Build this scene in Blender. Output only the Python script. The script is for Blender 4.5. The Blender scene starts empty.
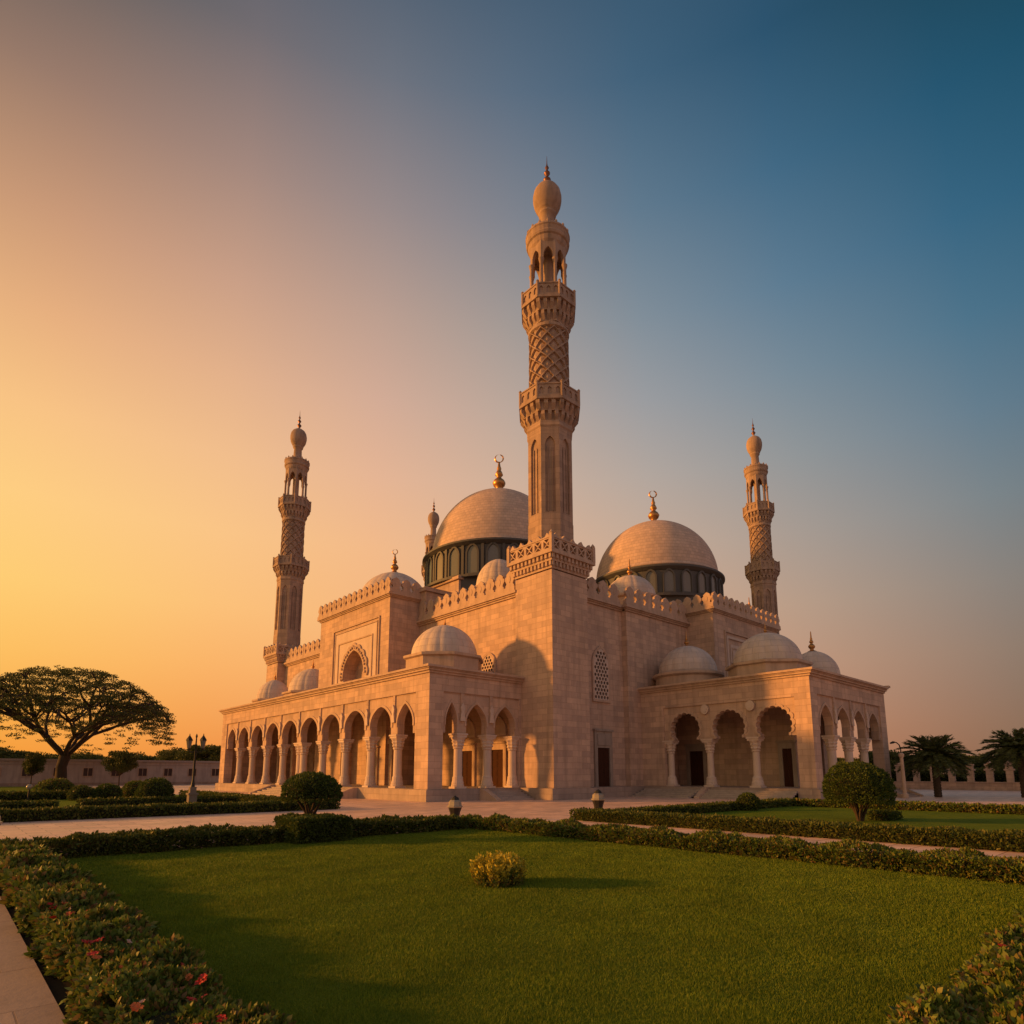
import bpy, math, random
import numpy as np
from mathutils import Vector
from mathutils.geometry import tessellate_polygon
sc = bpy.context.scene
COL = sc.collection
R = math.radians
PI = math.pi
RNG = np.random.default_rng(7)
random.seed(7)

# ------------------------------------------------------------------ camera
CH = 1.9
TH = R(9.07); AZ = R(47.7)
cd = bpy.data.cameras.new('camera'); cam = bpy.data.objects.new('camera', cd); COL.objects.link(cam)
cam.location = (0, 0, CH); cam.rotation_euler = (R(90) + TH, 0, AZ - R(90))
cd.sensor_width = 36; cd.lens = 626.7 / 1024 * 36
cd.shift_y = 162 / 1024; cd.clip_end = 6000; cd.clip_start = .05
sc.camera = cam

# ------------------------------------------------------------------ sky (world directions only)
SUN_AZ = R(138.5); SUN_EL = R(11.0)
w = bpy.data.worlds.new('World'); sc.world = w; w.use_nodes = True
nt = w.node_tree; nt.nodes.clear(); N = nt.nodes.new; L = nt.links.new
def wm(op, a, b=None, clamp=False):
    n = N('ShaderNodeMath'); n.operation = op; n.use_clamp = clamp
    for i, v in enumerate((a, b)):
        if v is None: continue
        if isinstance(v, (int, float)): n.inputs[i].default_value = v
        else: L(v, n.inputs[i])
    return n.outputs[0]
tc = N('ShaderNodeTexCoord'); sp = N('ShaderNodeSeparateXYZ'); L(tc.outputs['Generated'], sp.inputs[0])
elv = wm('ARCSINE', sp.outputs[2]); elv = wm('DIVIDE', elv, R(70), True)
ca, sa = math.cos(AZ), math.sin(AZ)
fwd = wm('ADD', wm('MULTIPLY', sp.outputs[0], ca), wm('MULTIPLY', sp.outputs[1], sa))
rgt = wm('ADD', wm('MULTIPLY', sp.outputs[0], sa), wm('MULTIPLY', sp.outputs[1], -ca))
az = wm('ARCTAN2', rgt, fwd)                         # 0 towards the mosque, negative towards the sunset
# colour of the sky at azimuth columns (degrees) and elevations, sRGB
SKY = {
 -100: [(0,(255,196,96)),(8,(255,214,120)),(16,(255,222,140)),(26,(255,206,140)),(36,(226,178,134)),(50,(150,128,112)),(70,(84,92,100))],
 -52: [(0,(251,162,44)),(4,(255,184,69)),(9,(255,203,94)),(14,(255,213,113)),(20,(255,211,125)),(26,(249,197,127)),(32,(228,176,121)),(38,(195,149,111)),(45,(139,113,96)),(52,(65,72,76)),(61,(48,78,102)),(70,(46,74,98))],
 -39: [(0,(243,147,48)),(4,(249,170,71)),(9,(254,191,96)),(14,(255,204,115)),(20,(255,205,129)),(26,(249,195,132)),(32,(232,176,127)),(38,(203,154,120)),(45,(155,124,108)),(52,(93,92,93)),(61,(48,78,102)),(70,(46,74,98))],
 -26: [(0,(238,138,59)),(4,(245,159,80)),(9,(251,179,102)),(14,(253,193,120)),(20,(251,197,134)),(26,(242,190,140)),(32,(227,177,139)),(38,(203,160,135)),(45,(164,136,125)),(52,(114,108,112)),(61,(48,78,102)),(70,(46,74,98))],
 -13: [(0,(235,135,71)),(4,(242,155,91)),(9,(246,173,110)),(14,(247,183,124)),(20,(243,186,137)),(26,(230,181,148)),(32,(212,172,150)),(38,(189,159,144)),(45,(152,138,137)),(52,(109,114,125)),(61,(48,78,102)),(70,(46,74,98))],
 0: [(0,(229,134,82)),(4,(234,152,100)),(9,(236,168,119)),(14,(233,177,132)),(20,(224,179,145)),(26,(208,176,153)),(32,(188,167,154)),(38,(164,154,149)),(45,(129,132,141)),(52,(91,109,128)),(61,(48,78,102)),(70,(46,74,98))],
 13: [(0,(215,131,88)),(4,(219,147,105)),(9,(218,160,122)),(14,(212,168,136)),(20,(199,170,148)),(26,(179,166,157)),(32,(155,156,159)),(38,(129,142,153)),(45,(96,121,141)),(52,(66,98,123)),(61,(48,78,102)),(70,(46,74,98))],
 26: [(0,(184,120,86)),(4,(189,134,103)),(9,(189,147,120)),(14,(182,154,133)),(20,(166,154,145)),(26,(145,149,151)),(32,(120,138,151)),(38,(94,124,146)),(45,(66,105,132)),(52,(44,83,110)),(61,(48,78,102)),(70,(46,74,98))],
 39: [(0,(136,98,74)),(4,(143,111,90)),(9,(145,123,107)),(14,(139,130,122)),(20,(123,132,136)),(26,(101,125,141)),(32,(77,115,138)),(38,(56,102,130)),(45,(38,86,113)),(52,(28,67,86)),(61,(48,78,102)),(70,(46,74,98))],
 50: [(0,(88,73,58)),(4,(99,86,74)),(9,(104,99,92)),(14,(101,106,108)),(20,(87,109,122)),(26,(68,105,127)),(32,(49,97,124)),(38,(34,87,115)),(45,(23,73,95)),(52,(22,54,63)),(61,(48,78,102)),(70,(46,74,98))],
 100: [(0,(184,134,112)),(8,(204,152,132)),(16,(200,162,148)),(26,(178,164,162)),(38,(134,146,160)),(50,(84,108,130)),(70,(50,80,105))],  # this and the next column: unseen sky, made brighter to fill the shaded walls
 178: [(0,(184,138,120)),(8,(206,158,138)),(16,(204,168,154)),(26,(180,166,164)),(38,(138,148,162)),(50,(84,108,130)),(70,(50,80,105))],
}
def lin(c): return tuple(((x/255)/12.92 if x/255 <= .04045 else ((x/255+.055)/1.055)**2.4) for x in c)
cols = []
for a in sorted(SKY):
    r = N('ShaderNodeValToRGB'); r.color_ramp.interpolation = 'B_SPLINE' if False else 'LINEAR'
    els = r.color_ramp.elements
    while len(els) < len(SKY[a]): els.new(.5)
    for e, (d, c) in zip(els, SKY[a]): e.position = d/70; e.color = (*lin(c), 1)
    L(elv, r.inputs[0]); cols.append((a, r.outputs[0]))
cur = cols[0][1]
for (a0, _), (a1, c1) in zip(cols, cols[1:]):
    t = N('ShaderNodeMapRange'); t.interpolation_type = 'LINEAR'
    t.inputs['From Min'].default_value = R(a0); t.inputs['From Max'].default_value = R(a1); L(az, t.inputs['Value'])
    m = N('ShaderNodeMix'); m.data_type = 'RGBA'; L(t.outputs[0], m.inputs[0]); L(cur, m.inputs[6]); L(c1, m.inputs[7]); cur = m.outputs[2]
# the far side of the sky (behind the photographer's left shoulder) blends into the brightened, invented fill tone
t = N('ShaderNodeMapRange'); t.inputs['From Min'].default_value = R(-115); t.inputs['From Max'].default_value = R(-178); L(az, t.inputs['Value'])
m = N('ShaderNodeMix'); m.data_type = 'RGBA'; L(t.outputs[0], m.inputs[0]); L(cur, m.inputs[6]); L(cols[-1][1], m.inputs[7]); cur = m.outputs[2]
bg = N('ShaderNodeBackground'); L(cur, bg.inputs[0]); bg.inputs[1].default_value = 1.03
sky = N('ShaderNodeTexSky'); sky.sky_type = 'NISHITA'; sky.sun_disc = False; sky.sun_elevation = SUN_EL; sky.sun_rotation = R(90) - SUN_AZ
bg2 = N('ShaderNodeBackground'); L(sky.outputs[0], bg2.inputs[0]); bg2.inputs[1].default_value = .05
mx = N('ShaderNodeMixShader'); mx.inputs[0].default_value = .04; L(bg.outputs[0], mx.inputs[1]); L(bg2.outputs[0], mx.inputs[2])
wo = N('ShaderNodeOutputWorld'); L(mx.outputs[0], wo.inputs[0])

sl = bpy.data.lights.new('sun', 'SUN'); so = bpy.data.objects.new('sun', sl); COL.objects.link(so)
sl.energy = 5.0; sl.angle = R(3.5); sl.color = (1.0, .40, .08)
sd = Vector((math.cos(SUN_AZ)*math.cos(SUN_EL), math.sin(SUN_AZ)*math.cos(SUN_EL), math.sin(SUN_EL)))
so.rotation_euler = sd.to_track_quat('Z', 'Y').to_euler(); so.location = (-60, 60, 60)

sc.view_settings.view_transform = 'Standard'; sc.view_settings.look = 'None'
sc.view_settings.exposure = 0; sc.view_settings.gamma = 1; sc.view_settings.use_curve_mapping = False

# ------------------------------------------------------------------ materials
def newmat(name):
    m = bpy.data.materials.new(name); m.use_nodes = True
    t = m.node_tree; b = t.nodes['Principled BSDF']
    b.inputs['Specular IOR Level'].default_value = .25
    return m, t, b
def nn(t, typ, **kw):
    n = t.nodes.new(typ)
    for k, v in kw.items(): setattr(n, k, v)
    return n
def mixc(t, fac, a, b, mode='MIX'):
    m = nn(t, 'ShaderNodeMix', data_type='RGBA', blend_type=mode)
    for i, v in ((0, fac), (6, a), (7, b)):
        if isinstance(v, (int, float)): m.inputs[i].default_value = v
        elif isinstance(v, tuple): m.inputs[i].default_value = (*v, 1)
        else: t.links.new(v, m.inputs[i])
    return m.outputs[2]
def noise(t, vec, scale, detail=4, rough=.6):
    n = nn(t, 'ShaderNodeTexNoise'); n.inputs['Scale'].default_value = scale; n.inputs['Detail'].default_value = detail
    n.inputs['Roughness'].default_value = rough; t.links.new(vec, n.inputs['Vector']); return n.outputs['Fac']
def ramp(t, fac, a, b, p0=.3, p1=.7):
    r = nn(t, 'ShaderNodeMapRange'); r.inputs['From Min'].default_value = p0; r.inputs['From Max'].default_value = p1
    r.inputs['To Min'].default_value = a; r.inputs['To Max'].default_value = b; t.links.new(fac, r.inputs['Value']); return r.outputs[0]
def bump(t, b, h, strength, dist=.02):
    n = nn(t, 'ShaderNodeBump'); n.inputs['Strength'].default_value = strength; n.inputs['Distance'].default_value = dist
    t.links.new(h, n.inputs['Height']); t.links.new(n.outputs[0], b.inputs['Normal'])
def wallvec(t):
    """world position unfolded on the wall's own plane: (along, up)"""
    g = nn(t, 'ShaderNodeNewGeometry'); s = nn(t, 'ShaderNodeSeparateXYZ'); t.links.new(g.outputs['Position'], s.inputs[0])
    s2 = nn(t, 'ShaderNodeSeparateXYZ'); t.links.new(g.outputs['True Normal'], s2.inputs[0])
    ab = nn(t, 'ShaderNodeMath', operation='ABSOLUTE'); t.links.new(s2.outputs[0], ab.inputs[0])
    gt = nn(t, 'ShaderNodeMath', operation='GREATER_THAN'); t.links.new(ab.outputs[0], gt.inputs[0]); gt.inputs[1].default_value = .71
    mx = nn(t, 'ShaderNodeMix', data_type='FLOAT'); t.links.new(gt.outputs[0], mx.inputs[0]); t.links.new(s.outputs[0], mx.inputs[2]); t.links.new(s.outputs[1], mx.inputs[3])
    abz = nn(t, 'ShaderNodeMath', operation='ABSOLUTE'); t.links.new(s2.outputs[2], abz.inputs[0])
    gz = nn(t, 'ShaderNodeMath', operation='GREATER_THAN'); t.links.new(abz.outputs[0], gz.inputs[0]); gz.inputs[1].default_value = .71
    m2 = nn(t, 'ShaderNodeMix', data_type='FLOAT'); t.links.new(gz.outputs[0], m2.inputs[0]); t.links.new(s.outputs[2], m2.inputs[2]); t.links.new(s.outputs[1], m2.inputs[3])
    c = nn(t, 'ShaderNodeCombineXYZ'); t.links.new(mx.outputs[0], c.inputs[0]); t.links.new(m2.outputs[0], c.inputs[1])
    return c.outputs[0], g.outputs['Position']
def stone(name, col, bw=1.1, bh=.46, mortar=.012, blocks=True, var=.16, stain=.35):
    m, t, b = newmat(name)
    v, pos = wallvec(t)
    dark = tuple(c*(1-var) for c in col); light = tuple(min(1, c*(1+var*.6)) for c in col)
    base = mixc(t, ramp(t, noise(t, pos, .9, 6), 0, 1), dark, light)
    fine = noise(t, pos, 14, 5, .7)
    base = mixc(t, ramp(t, fine, 0, .35), base, tuple(c*.72 for c in col))
    if blocks:
        br = nn(t, 'ShaderNodeTexBrick'); t.links.new(v, br.inputs['Vector'])
        br.inputs['Scale'].default_value = 1; br.inputs['Brick Width'].default_value = bw; br.inputs['Row Height'].default_value = bh
        br.inputs['Mortar Size'].default_value = mortar; br.inputs['Mortar Smooth'].default_value = .3; br.inputs['Bias'].default_value = 0
        br.inputs['Color1'].default_value = (.80, .79, .80, 1); br.inputs['Color2'].default_value = (1.10, 1.07, 1.02, 1); br.inputs['Mortar'].default_value = (.62, .57, .54, 1)
        base = mixc(t, 1.0, base, br.outputs['Color'], 'MULTIPLY')
        h = nn(t, 'ShaderNodeMath', operation='MULTIPLY_ADD'); t.links.new(br.outputs['Fac'], h.inputs[0]); h.inputs[1].default_value = -1; t.links.new(fine, h.inputs[2])
        bump(t, b, h.outputs[0], .4, .012)
    else: bump(t, b, fine, .35, .015)
    # rain streaks: noise stretched along z
    mp = nn(t, 'ShaderNodeMapping'); t.links.new(pos, mp.inputs[0]); mp.inputs['Scale'].default_value = (1.3, 1.3, .13)
    st = noise(t, mp.outputs[0], 1.5, 5)
    base = mixc(t, ramp(t, st, 0, stain*1.5, .48, .72), base, tuple(c*.45 for c in col))
    base = mixc(t, ramp(t, noise(t, pos, .22, 7, .7), 0, .45, .5, .75), base, (col[0]*.60, col[1]*.62, col[2]*.66))
    t.links.new(base, b.inputs['Base Color']); b.inputs['Roughness'].default_value = .85
    return m
def domemat(name, col, rows=.55, var=.14, segs=40, k=1.0):
    m, t, b = newmat(name)
    tcn = nn(t, 'ShaderNodeTexCoord'); s = nn(t, 'ShaderNodeSeparateXYZ'); t.links.new(tcn.outputs['Object'], s.inputs[0])
    at = nn(t, 'ShaderNodeMath', operation='ARCTAN2'); t.links.new(s.outputs[1], at.inputs[0]); t.links.new(s.outputs[0], at.inputs[1])
    mu = nn(t, 'ShaderNodeMath', operation='MULTIPLY'); t.links.new(at.outputs[0], mu.inputs[0]); mu.inputs[1].default_value = segs/(2*PI)
    c = nn(t, 'ShaderNodeCombineXYZ'); t.links.new(mu.outputs[0], c.inputs[0]); t.links.new(s.outputs[2], c.inputs[1])
    br = nn(t, 'ShaderNodeTexBrick'); t.links.new(c.outputs[0], br.inputs['Vector']); br.inputs['Scale'].default_value = 1
    br.inputs['Brick Width'].default_value = 1; br.inputs['Row Height'].default_value = rows; br.inputs['Mortar Size'].default_value = .03; br.inputs['Mortar Smooth'].default_value = .4
    br.inputs['Color1'].default_value = (1-.13*k, 1-.13*k, 1-.12*k, 1); br.inputs['Color2'].default_value = (1.06, 1.04, 1.01, 1); br.inputs['Mortar'].default_value = (1-.34*k, 1-.36*k, 1-.38*k, 1)
    dark = tuple(x*(1-var*2) for x in col)
    n1 = noise(t, tcn.outputs['Object'], .8, 6)
    base = mixc(t, ramp(t, n1, 0, 1), dark, col)
    base = mixc(t, 1.0, base, br.outputs['Color'], 'MULTIPLY')
    t.links.new(base, b.inputs['Base Color']); b.inputs['Roughness'].default_value = .8
    f = noise(t, tcn.outputs['Object'], 9, 4)
    h = nn(t, 'ShaderNodeMath', operation='MULTIPLY_ADD'); t.links.new(br.outputs['Fac'], h.inputs[0]); h.inputs[1].default_value = -.8; t.links.new(f, h.inputs[2])
    bump(t, b, h.outputs[0], .5, .03)
    return m
def plain(name, col, rough=.6, metal=0, spec=.3, var=.12, scale=6):
    m, t, b = newmat(name)
    g = nn(t, 'ShaderNodeNewGeometry')
    base = mixc(t, noise(t, g.outputs['Position'], scale, 4), tuple(c*(1-var*2) for c in col), tuple(min(1, c*(1+var)) for c in col))
    t.links.new(base, b.inputs['Base Color']); b.inputs['Roughness'].default_value = rough; b.inputs['Metallic'].default_value = metal
    b.inputs['Specular IOR Level'].default_value = spec
    return m
def leafmat(name, cols, trans=.25, rough=.55):
    m, t, b = newmat(name)
    g = nn(t, 'ShaderNodeNewGeometry'); r = nn(t, 'ShaderNodeValToRGB'); els = r.color_ramp.elements
    while len(els) < len(cols): els.new(.5)
    for i, (e, c) in enumerate(zip(els, cols)): e.position = i/(len(cols)-1); e.color = (*c, 1)
    t.links.new(g.outputs['Random Per Island'], r.inputs[0])
    big = noise(t, g.outputs['Position'], 1.1, 3)
    base = mixc(t, ramp(t, big, 0, .5), r.outputs[0], tuple(c*.45 for c in cols[1]))
    t.links.new(base, b.inputs['Base Color']); b.inputs['Roughness'].default_value = rough; b.inputs['Specular IOR Level'].default_value = .3
    tr = nn(t, 'ShaderNodeBsdfTranslucent'); t.links.new(base, tr.inputs[0])
    mx = nn(t, 'ShaderNodeMixShader'); mx.inputs[0].default_value = trans
    t.links.new(b.outputs[0], mx.inputs[1]); t.links.new(tr.outputs[0], mx.inputs[2]); t.links.new(mx.outputs[0], t.nodes['Material Output'].inputs[0])
    return m
STONE = stone('limestone_blocks', (.58, .415, .32))
TRIM = stone('limestone_trim', (.54, .385, .29), blocks=False)
TRIMJ = stone('limestone_trim_jointed', (.56, .40, .305), bw=1.6, bh=.7)
PALE = stone('pale_marble', (.62, .49, .41), blocks=False, var=.1, stain=.15)
PLINTH = stone('plinth_stone', (.42, .33, .28), bw=1.6, bh=.42, var=.2)
STEP = stone('step_stone', (.42, .35, .31), blocks=False, var=.2)
DOME = domemat('dome_cladding', (.66, .485, .385), rows=.48, segs=96, var=.09)
SDOME = domemat('small_dome_cladding', (.64, .53, .47), rows=.55, segs=16, var=.10, k=.55)
SLATE = plain('dark_drum_cladding', (.088, .086, .086), .6)
DGLASS = plain('drum_glazing', (.14, .135, .12), .2, spec=.6)
GOLD = plain('gilt_metal', (.50, .25, .09), .42, metal=.8)
BRONZE = plain('dark_bronze', (.20, .09, .06), .4, metal=.6)
WOOD = plain('dark_brown_wood', (.060, .025, .015), .75, spec=.06, scale=3)
GREYM = stone('grey_marble_surround', (.37, .30, .25), blocks=False)
IRON = plain('dark_iron', (.03, .028, .025), .5, metal=.4)
LGLASS = plain('lamp_glass', (.30, .26, .20), .25, spec=.5)
BARK = plain('bark', (.06, .042, .03), .9, scale=4)
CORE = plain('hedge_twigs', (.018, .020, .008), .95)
LEAF = leafmat('hedge_leaves', [(.05, .075, .012), (.085, .12, .018), (.13, .15, .025), (.20, .17, .04)])
LEAFF = leafmat('flowering_hedge_leaves', [(.06, .10, .014), (.11, .17, .02), (.16, .22, .03), (.26, .24, .05), (.22, .10, .05)])
LEAFY = leafmat('yellow_shrub_leaves', [(.60, .50, .04), (.68, .52, .05), (.42, .38, .04), (.16, .18, .03)])
LEAFB = leafmat('clipped_bush_leaves', [(.05, .08, .014), (.08, .12, .018), (.12, .15, .026)])
LEAFT = leafmat('tree_leaves', [(.055, .075, .016), (.09, .11, .024), (.14, .15, .034)], trans=.2)
LEAFP = leafmat('palm_leaves', [(.07, .10, .035), (.11, .14, .045), (.16, .18, .055)], trans=.12)
PETR = plain('red_petals', (.50, .03, .025), .5); PETO = plain('orange_petals', (.62, .16, .04), .5); PETP = plain('pale_pink_petals', (.55, .36, .30), .6)

# ------------------------------------------------------------------ mesh helpers
class MB:
    def __init__(s, f=None): s.v = []; s.f = []; s.m = []; s.s = []; s.tf = f
    def add(s, vs, fs, mat=0, smooth=False, tf=None):
        tf = tf or s.tf; o = len(s.v)
        s.v += [tf(*p) if tf else tuple(p) for p in vs]
        for f in fs: s.f.append(tuple(o+i for i in f)); s.m.append(mat); s.s.append(smooth)
    def box(s, x0, x1, y0, y1, z0, z1, mat=0, tf=None):
        s.add([(x0,y0,z0),(x1,y0,z0),(x1,y1,z0),(x0,y1,z0),(x0,y0,z1),(x1,y0,z1),(x1,y1,z1),(x0,y1,z1)],
              [(0,3,2,1),(4,5,6,7),(0,1,5,4),(1,2,6,5),(2,3,7,6),(3,0,4,7)], mat, tf=tf)
    def plate(s, loops, n0, n1, mat=0, tf=None):
        """polygon with holes in (u, z), between depths n0 and n1"""
        tri = tessellate_polygon([[Vector((p[0], p[1], 0)) for p in l] for l in loops])
        pts = [p for l in loops for p in l]; k = len(pts)
        vs = [(p[0], p[1], n0) for p in pts] + [(p[0], p[1], n1) for p in pts]
        fs = [tuple(t) for t in tri] + [tuple(i+k for i in reversed(t)) for t in tri]
        o = 0
        for l in loops:
            q = len(l)
            for i in range(q): a, b = o+i, o+(i+1) % q; fs.append((a, b, b+k, a+k))
            o += q
        s.add(vs, fs, mat, tf=tf)
    def lathe(s, prof, cx, cy, cz, seg=24, mat=0, smooth=True, rot=0, mod=None, cap=True):
        vs = []; fs = []
        for r, z in prof:
            for i in range(seg):
                a = rot + 2*PI*i/seg; rr = r*(mod(a) if mod else 1)
                vs.append((cx+rr*math.cos(a), cy+rr*math.sin(a), cz+z))
        for j in range(len(prof)-1):
            for i in range(seg): i2 = (i+1) % seg; fs.append((j*seg+i, j*seg+i2, (j+1)*seg+i2, (j+1)*seg+i))
        s.add(vs, fs, mat, smooth)
        if cap: s.add([vs[i] for i in range(seg)], [tuple(range(seg-1, -1, -1))], mat); s.add([vs[(len(prof)-1)*seg+i] for i in range(seg)], [tuple(range(seg))], mat)
    def tube(s, pts, rad, seg=8, mat=0):
        pts = [Vector(p) for p in pts]; vs = []; fs = []
        for i, p in enumerate(pts):
            d = (pts[min(i+1, len(pts)-1)] - pts[max(i-1, 0)]).normalized()
            a = d.cross(Vector((0, 0, 1)) if abs(d.z) < .9 else Vector((1, 0, 0))).normalized(); b = d.cross(a)
            r = rad[i] if isinstance(rad, (list, tuple)) else rad
            for k in range(seg): t = 2*PI*k/seg; vs.append(tuple(p + a*(r*math.cos(t)) + b*(r*math.sin(t))))
        for i in range(len(pts)-1):
            for k in range(seg): k2 = (k+1) % seg; fs.append((i*seg+k, i*seg+k2, (i+1)*seg+k2, (i+1)*seg+k))
        s.add(vs, fs, mat, True); s.add(vs[:seg], [tuple(range(seg))], mat); s.add(vs[-seg:], [tuple(range(seg))], mat)
    def build(s, name, mats, parent=None, loc=None):
        me = bpy.data.meshes.new(name)
        if loc is not None: s.v = [(x-loc[0], y-loc[1], z-loc[2]) for x, y, z in s.v]
        me.from_pydata(s.v, [], s.f)
        for m in (mats if isinstance(mats, (list, tuple)) else [mats]): me.materials.append(m)
        me.polygons.foreach_set('material_index', s.m); me.polygons.foreach_set('use_smooth', s.s); me.update()
        import bmesh
        bm = bmesh.new(); bm.from_mesh(me); bmesh.ops.recalc_face_normals(bm, faces=bm.faces); bm.to_mesh(me); bm.free()
        return link(name, me, parent, loc)
def link(name, me, parent=None, loc=None):
    o = bpy.data.objects.new(name, me); COL.objects.link(o)
    if loc is not None: o.location = loc
    if parent: 
        o.parent = parent
        if loc is not None: o.location = Vector(loc) - (WORLD(parent))
        else: o.location = -WORLD(parent)
    return o
def WORLD(o):
    v = Vector(o.location); p = o.parent
    while p: v += Vector(p.location); p = p.parent
    return v
def tag(o, label=None, cat=None, group=None, kind=None):
    for k, v in (('label', label), ('category', cat), ('group', group), ('kind', kind)):
        if v: o[k] = v
    return o
def empty(name, loc, label, cat, group=None):
    o = bpy.data.objects.new(name, None); COL.objects.link(o); o.location = loc; o.empty_display_size = .3
    return tag(o, label, cat, group)
def copy_tree(o, parent=None):
    c = o.copy(); COL.objects.link(c); c.parent = parent
    for ch in [x for x in bpy.data.objects if x.parent == o]: copy_tree(ch, c)
    return c
def fast_mesh(name, V, F, mats, mi=None, parent=None, loc=(0, 0, 0)):
    """V (n,3), F (m,3) numpy"""
    me = bpy.data.meshes.new(name); V = np.ascontiguousarray(V, dtype=np.float32); F = np.ascontiguousarray(F, dtype=np.int32)
    me.vertices.add(len(V)); me.vertices.foreach_set('co', V.ravel())
    me.loops.add(F.size); me.loops.foreach_set('vertex_index', F.ravel())
    me.polygons.add(len(F)); me.polygons.foreach_set('loop_start', np.arange(0, F.size, 3, dtype=np.int32))
    me.polygons.foreach_set('loop_total', np.full(len(F), 3, dtype=np.int32))
    for m in (mats if isinstance(mats, (list, tuple)) else [mats]): me.materials.append(m)
    if mi is not None: me.polygons.foreach_set('material_index', mi.astype(np.int32))
    me.update(calc_edges=True); me.validate()
    return link(name, me, parent, loc)

# ------------------------------------------------------------------ ground
def sheet(name, x0, x1, y0, y1, z, mat, kind='structure'):
    b = MB(); b.add([(x0,y0,z),(x1,y0,z),(x1,y1,z),(x0,y1,z)], [(0,1,2,3)]); return tag(b.build(name, mat), kind=kind)
m_soil, t, b = newmat('dry_ground'); g = nn(t, 'ShaderNodeNewGeometry')
t.links.new(mixc(t, noise(t, g.outputs['Position'], .05, 6), (.07, .065, .03), (.16, .12, .08)), b.inputs['Base Color']); b.inputs['Roughness'].default_value = 1
m_pav, t, b = newmat('sandstone_paving'); g = nn(t, 'ShaderNodeNewGeometry')
br = nn(t, 'ShaderNodeTexBrick'); t.links.new(g.outputs['Position'], br.inputs['Vector']); br.inputs['Scale'].default_value = 1
br.inputs['Brick Width'].default_value = 1.2; br.inputs['Row Height'].default_value = .6; br.inputs['Mortar Size'].default_value = .016
br.inputs['Color1'].default_value = (.78, .77, .78, 1); br.inputs['Color2'].default_value = (1.10, 1.04, 1, 1); br.inputs['Mortar'].default_value = (.42, .38, .36, 1)
c = mixc(t, ramp(t, noise(t, g.outputs['Position'], .35, 6), 0, 1), (.72, .50, .385), (.85, .60, .47))
c = mixc(t, 1.0, c, br.outputs['Color'], 'MULTIPLY')
c = mixc(t, ramp(t, noise(t, g.outputs['Position'], 2.2, 5), 0, .4, .5, .8), c, (.2, .15, .12))
t.links.new(c, b.inputs['Base Color']); b.inputs['Roughness'].default_value = .42; b.inputs['Specular IOR Level'].default_value = .35
t.links.new(ramp(t, noise(t, g.outputs['Position'], .8, 5), .32, .62), b.inputs['Roughness'])
bump(t, b, br.outputs['Fac'], -.2, .006)
m_lawn, t, b = newmat('lawn_turf'); g = nn(t, 'ShaderNodeNewGeometry')
c = mixc(t, ramp(t, noise(t, g.outputs['Position'], .7, 5), 0, 1), (.105, .165, .010), (.18, .24, .016))
c = mixc(t, ramp(t, noise(t, g.outputs['Position'], 35, 5, .8), 0, .7), c, (.05, .075, .007))
t.links.new(c, b.inputs['Base Color']); b.inputs['Roughness'].default_value = .9; b.inputs['Specular IOR Level'].default_value = .05
bump(t, b, noise(t, g.outputs['Position'], 45, 5, .8), .8, .03)
sheet('ground', -1500, 3000, -1500, 3000, -.06, m_soil)
sheet('plaza_paving', -60, 91.6, -60, 125, 0, m_pav)
def lawn(x0, x1, y0, y1, z=.03):
    b = MB(); b.box(x0, x1, y0, y1, -.05, z); return tag(b.build('lawn', m_lawn), kind='structure')
lawn(1.9, 14.45, -8, 18.0); lawn(20.05, 38.4, -30, 17.3); lawn(-50, 16.6, 32.45, 122)
# stone kerb walk at the left foot of the picture
b = MB(); b.box(-1.6, .93, -6, 14.5, -.05, .07); tag(b.build('garden_walk', stone('walk_slabs', (.40, .31, .26), bw=1.3, bh=1.3, mortar=.008)), kind='structure')

b = MB(); b.box(.935, 2.0, -6, 17.6, -.05, .034); tag(b.build('planting_bed', plain('bed_soil', (.035, .026, .018), .95, spec=.05)), kind='structure')
# ------------------------------------------------------------------ mosque
MO = empty('mosque', (34.5, 34.5, 0), 'sandstone mosque with four minarets, two great domes and arcaded porches lit by the low sun', 'mosque')
FX = lambda c: (lambda u, z, n: (c-n, u, z))      # wall facing -X at X = c ; u = Y
FY = lambda c: (lambda u, z, n: (u, c-n, z))      # wall facing -Y at Y = c ; u = X
FXp = lambda c: (lambda u, z, n: (c+n, u, z))
def rect(u0, u1, z0, z1): return [(u0,z0),(u1,z0),(u1,z1),(u0,z1)]
def boxf(b, tf, u0, u1, z0, z1, n0, n1, mat=0): b.plate([rect(u0,u1,z0,z1)], n0, n1, mat, tf)
def pointed(uc, hw, zs, zt, n=12, bulge=1.08):
    """outline of a slightly horseshoe pointed arch from right springer over the apex to the left one"""
    p = []; H = max(zt-zs, hw*1.001); k = (zt-zs)/H; rr_ = (hw*hw+H*H)/(2*hw); a1 = math.atan2(H, rr_-hw)
    for i in range(n+1):
        a = a1*i/n; x = max(0, hw-rr_+rr_*math.cos(a)); z = zs + k*rr_*math.sin(a)
        x += (bulge-1)*hw*math.sin(min(1, i/n*1.6)*PI)*.6
        if i == n: x, z = 0, zt
        p.append((uc+x, z))
    return p + [(2*uc-x, z) for x, z in reversed(p[:-1])]
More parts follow.
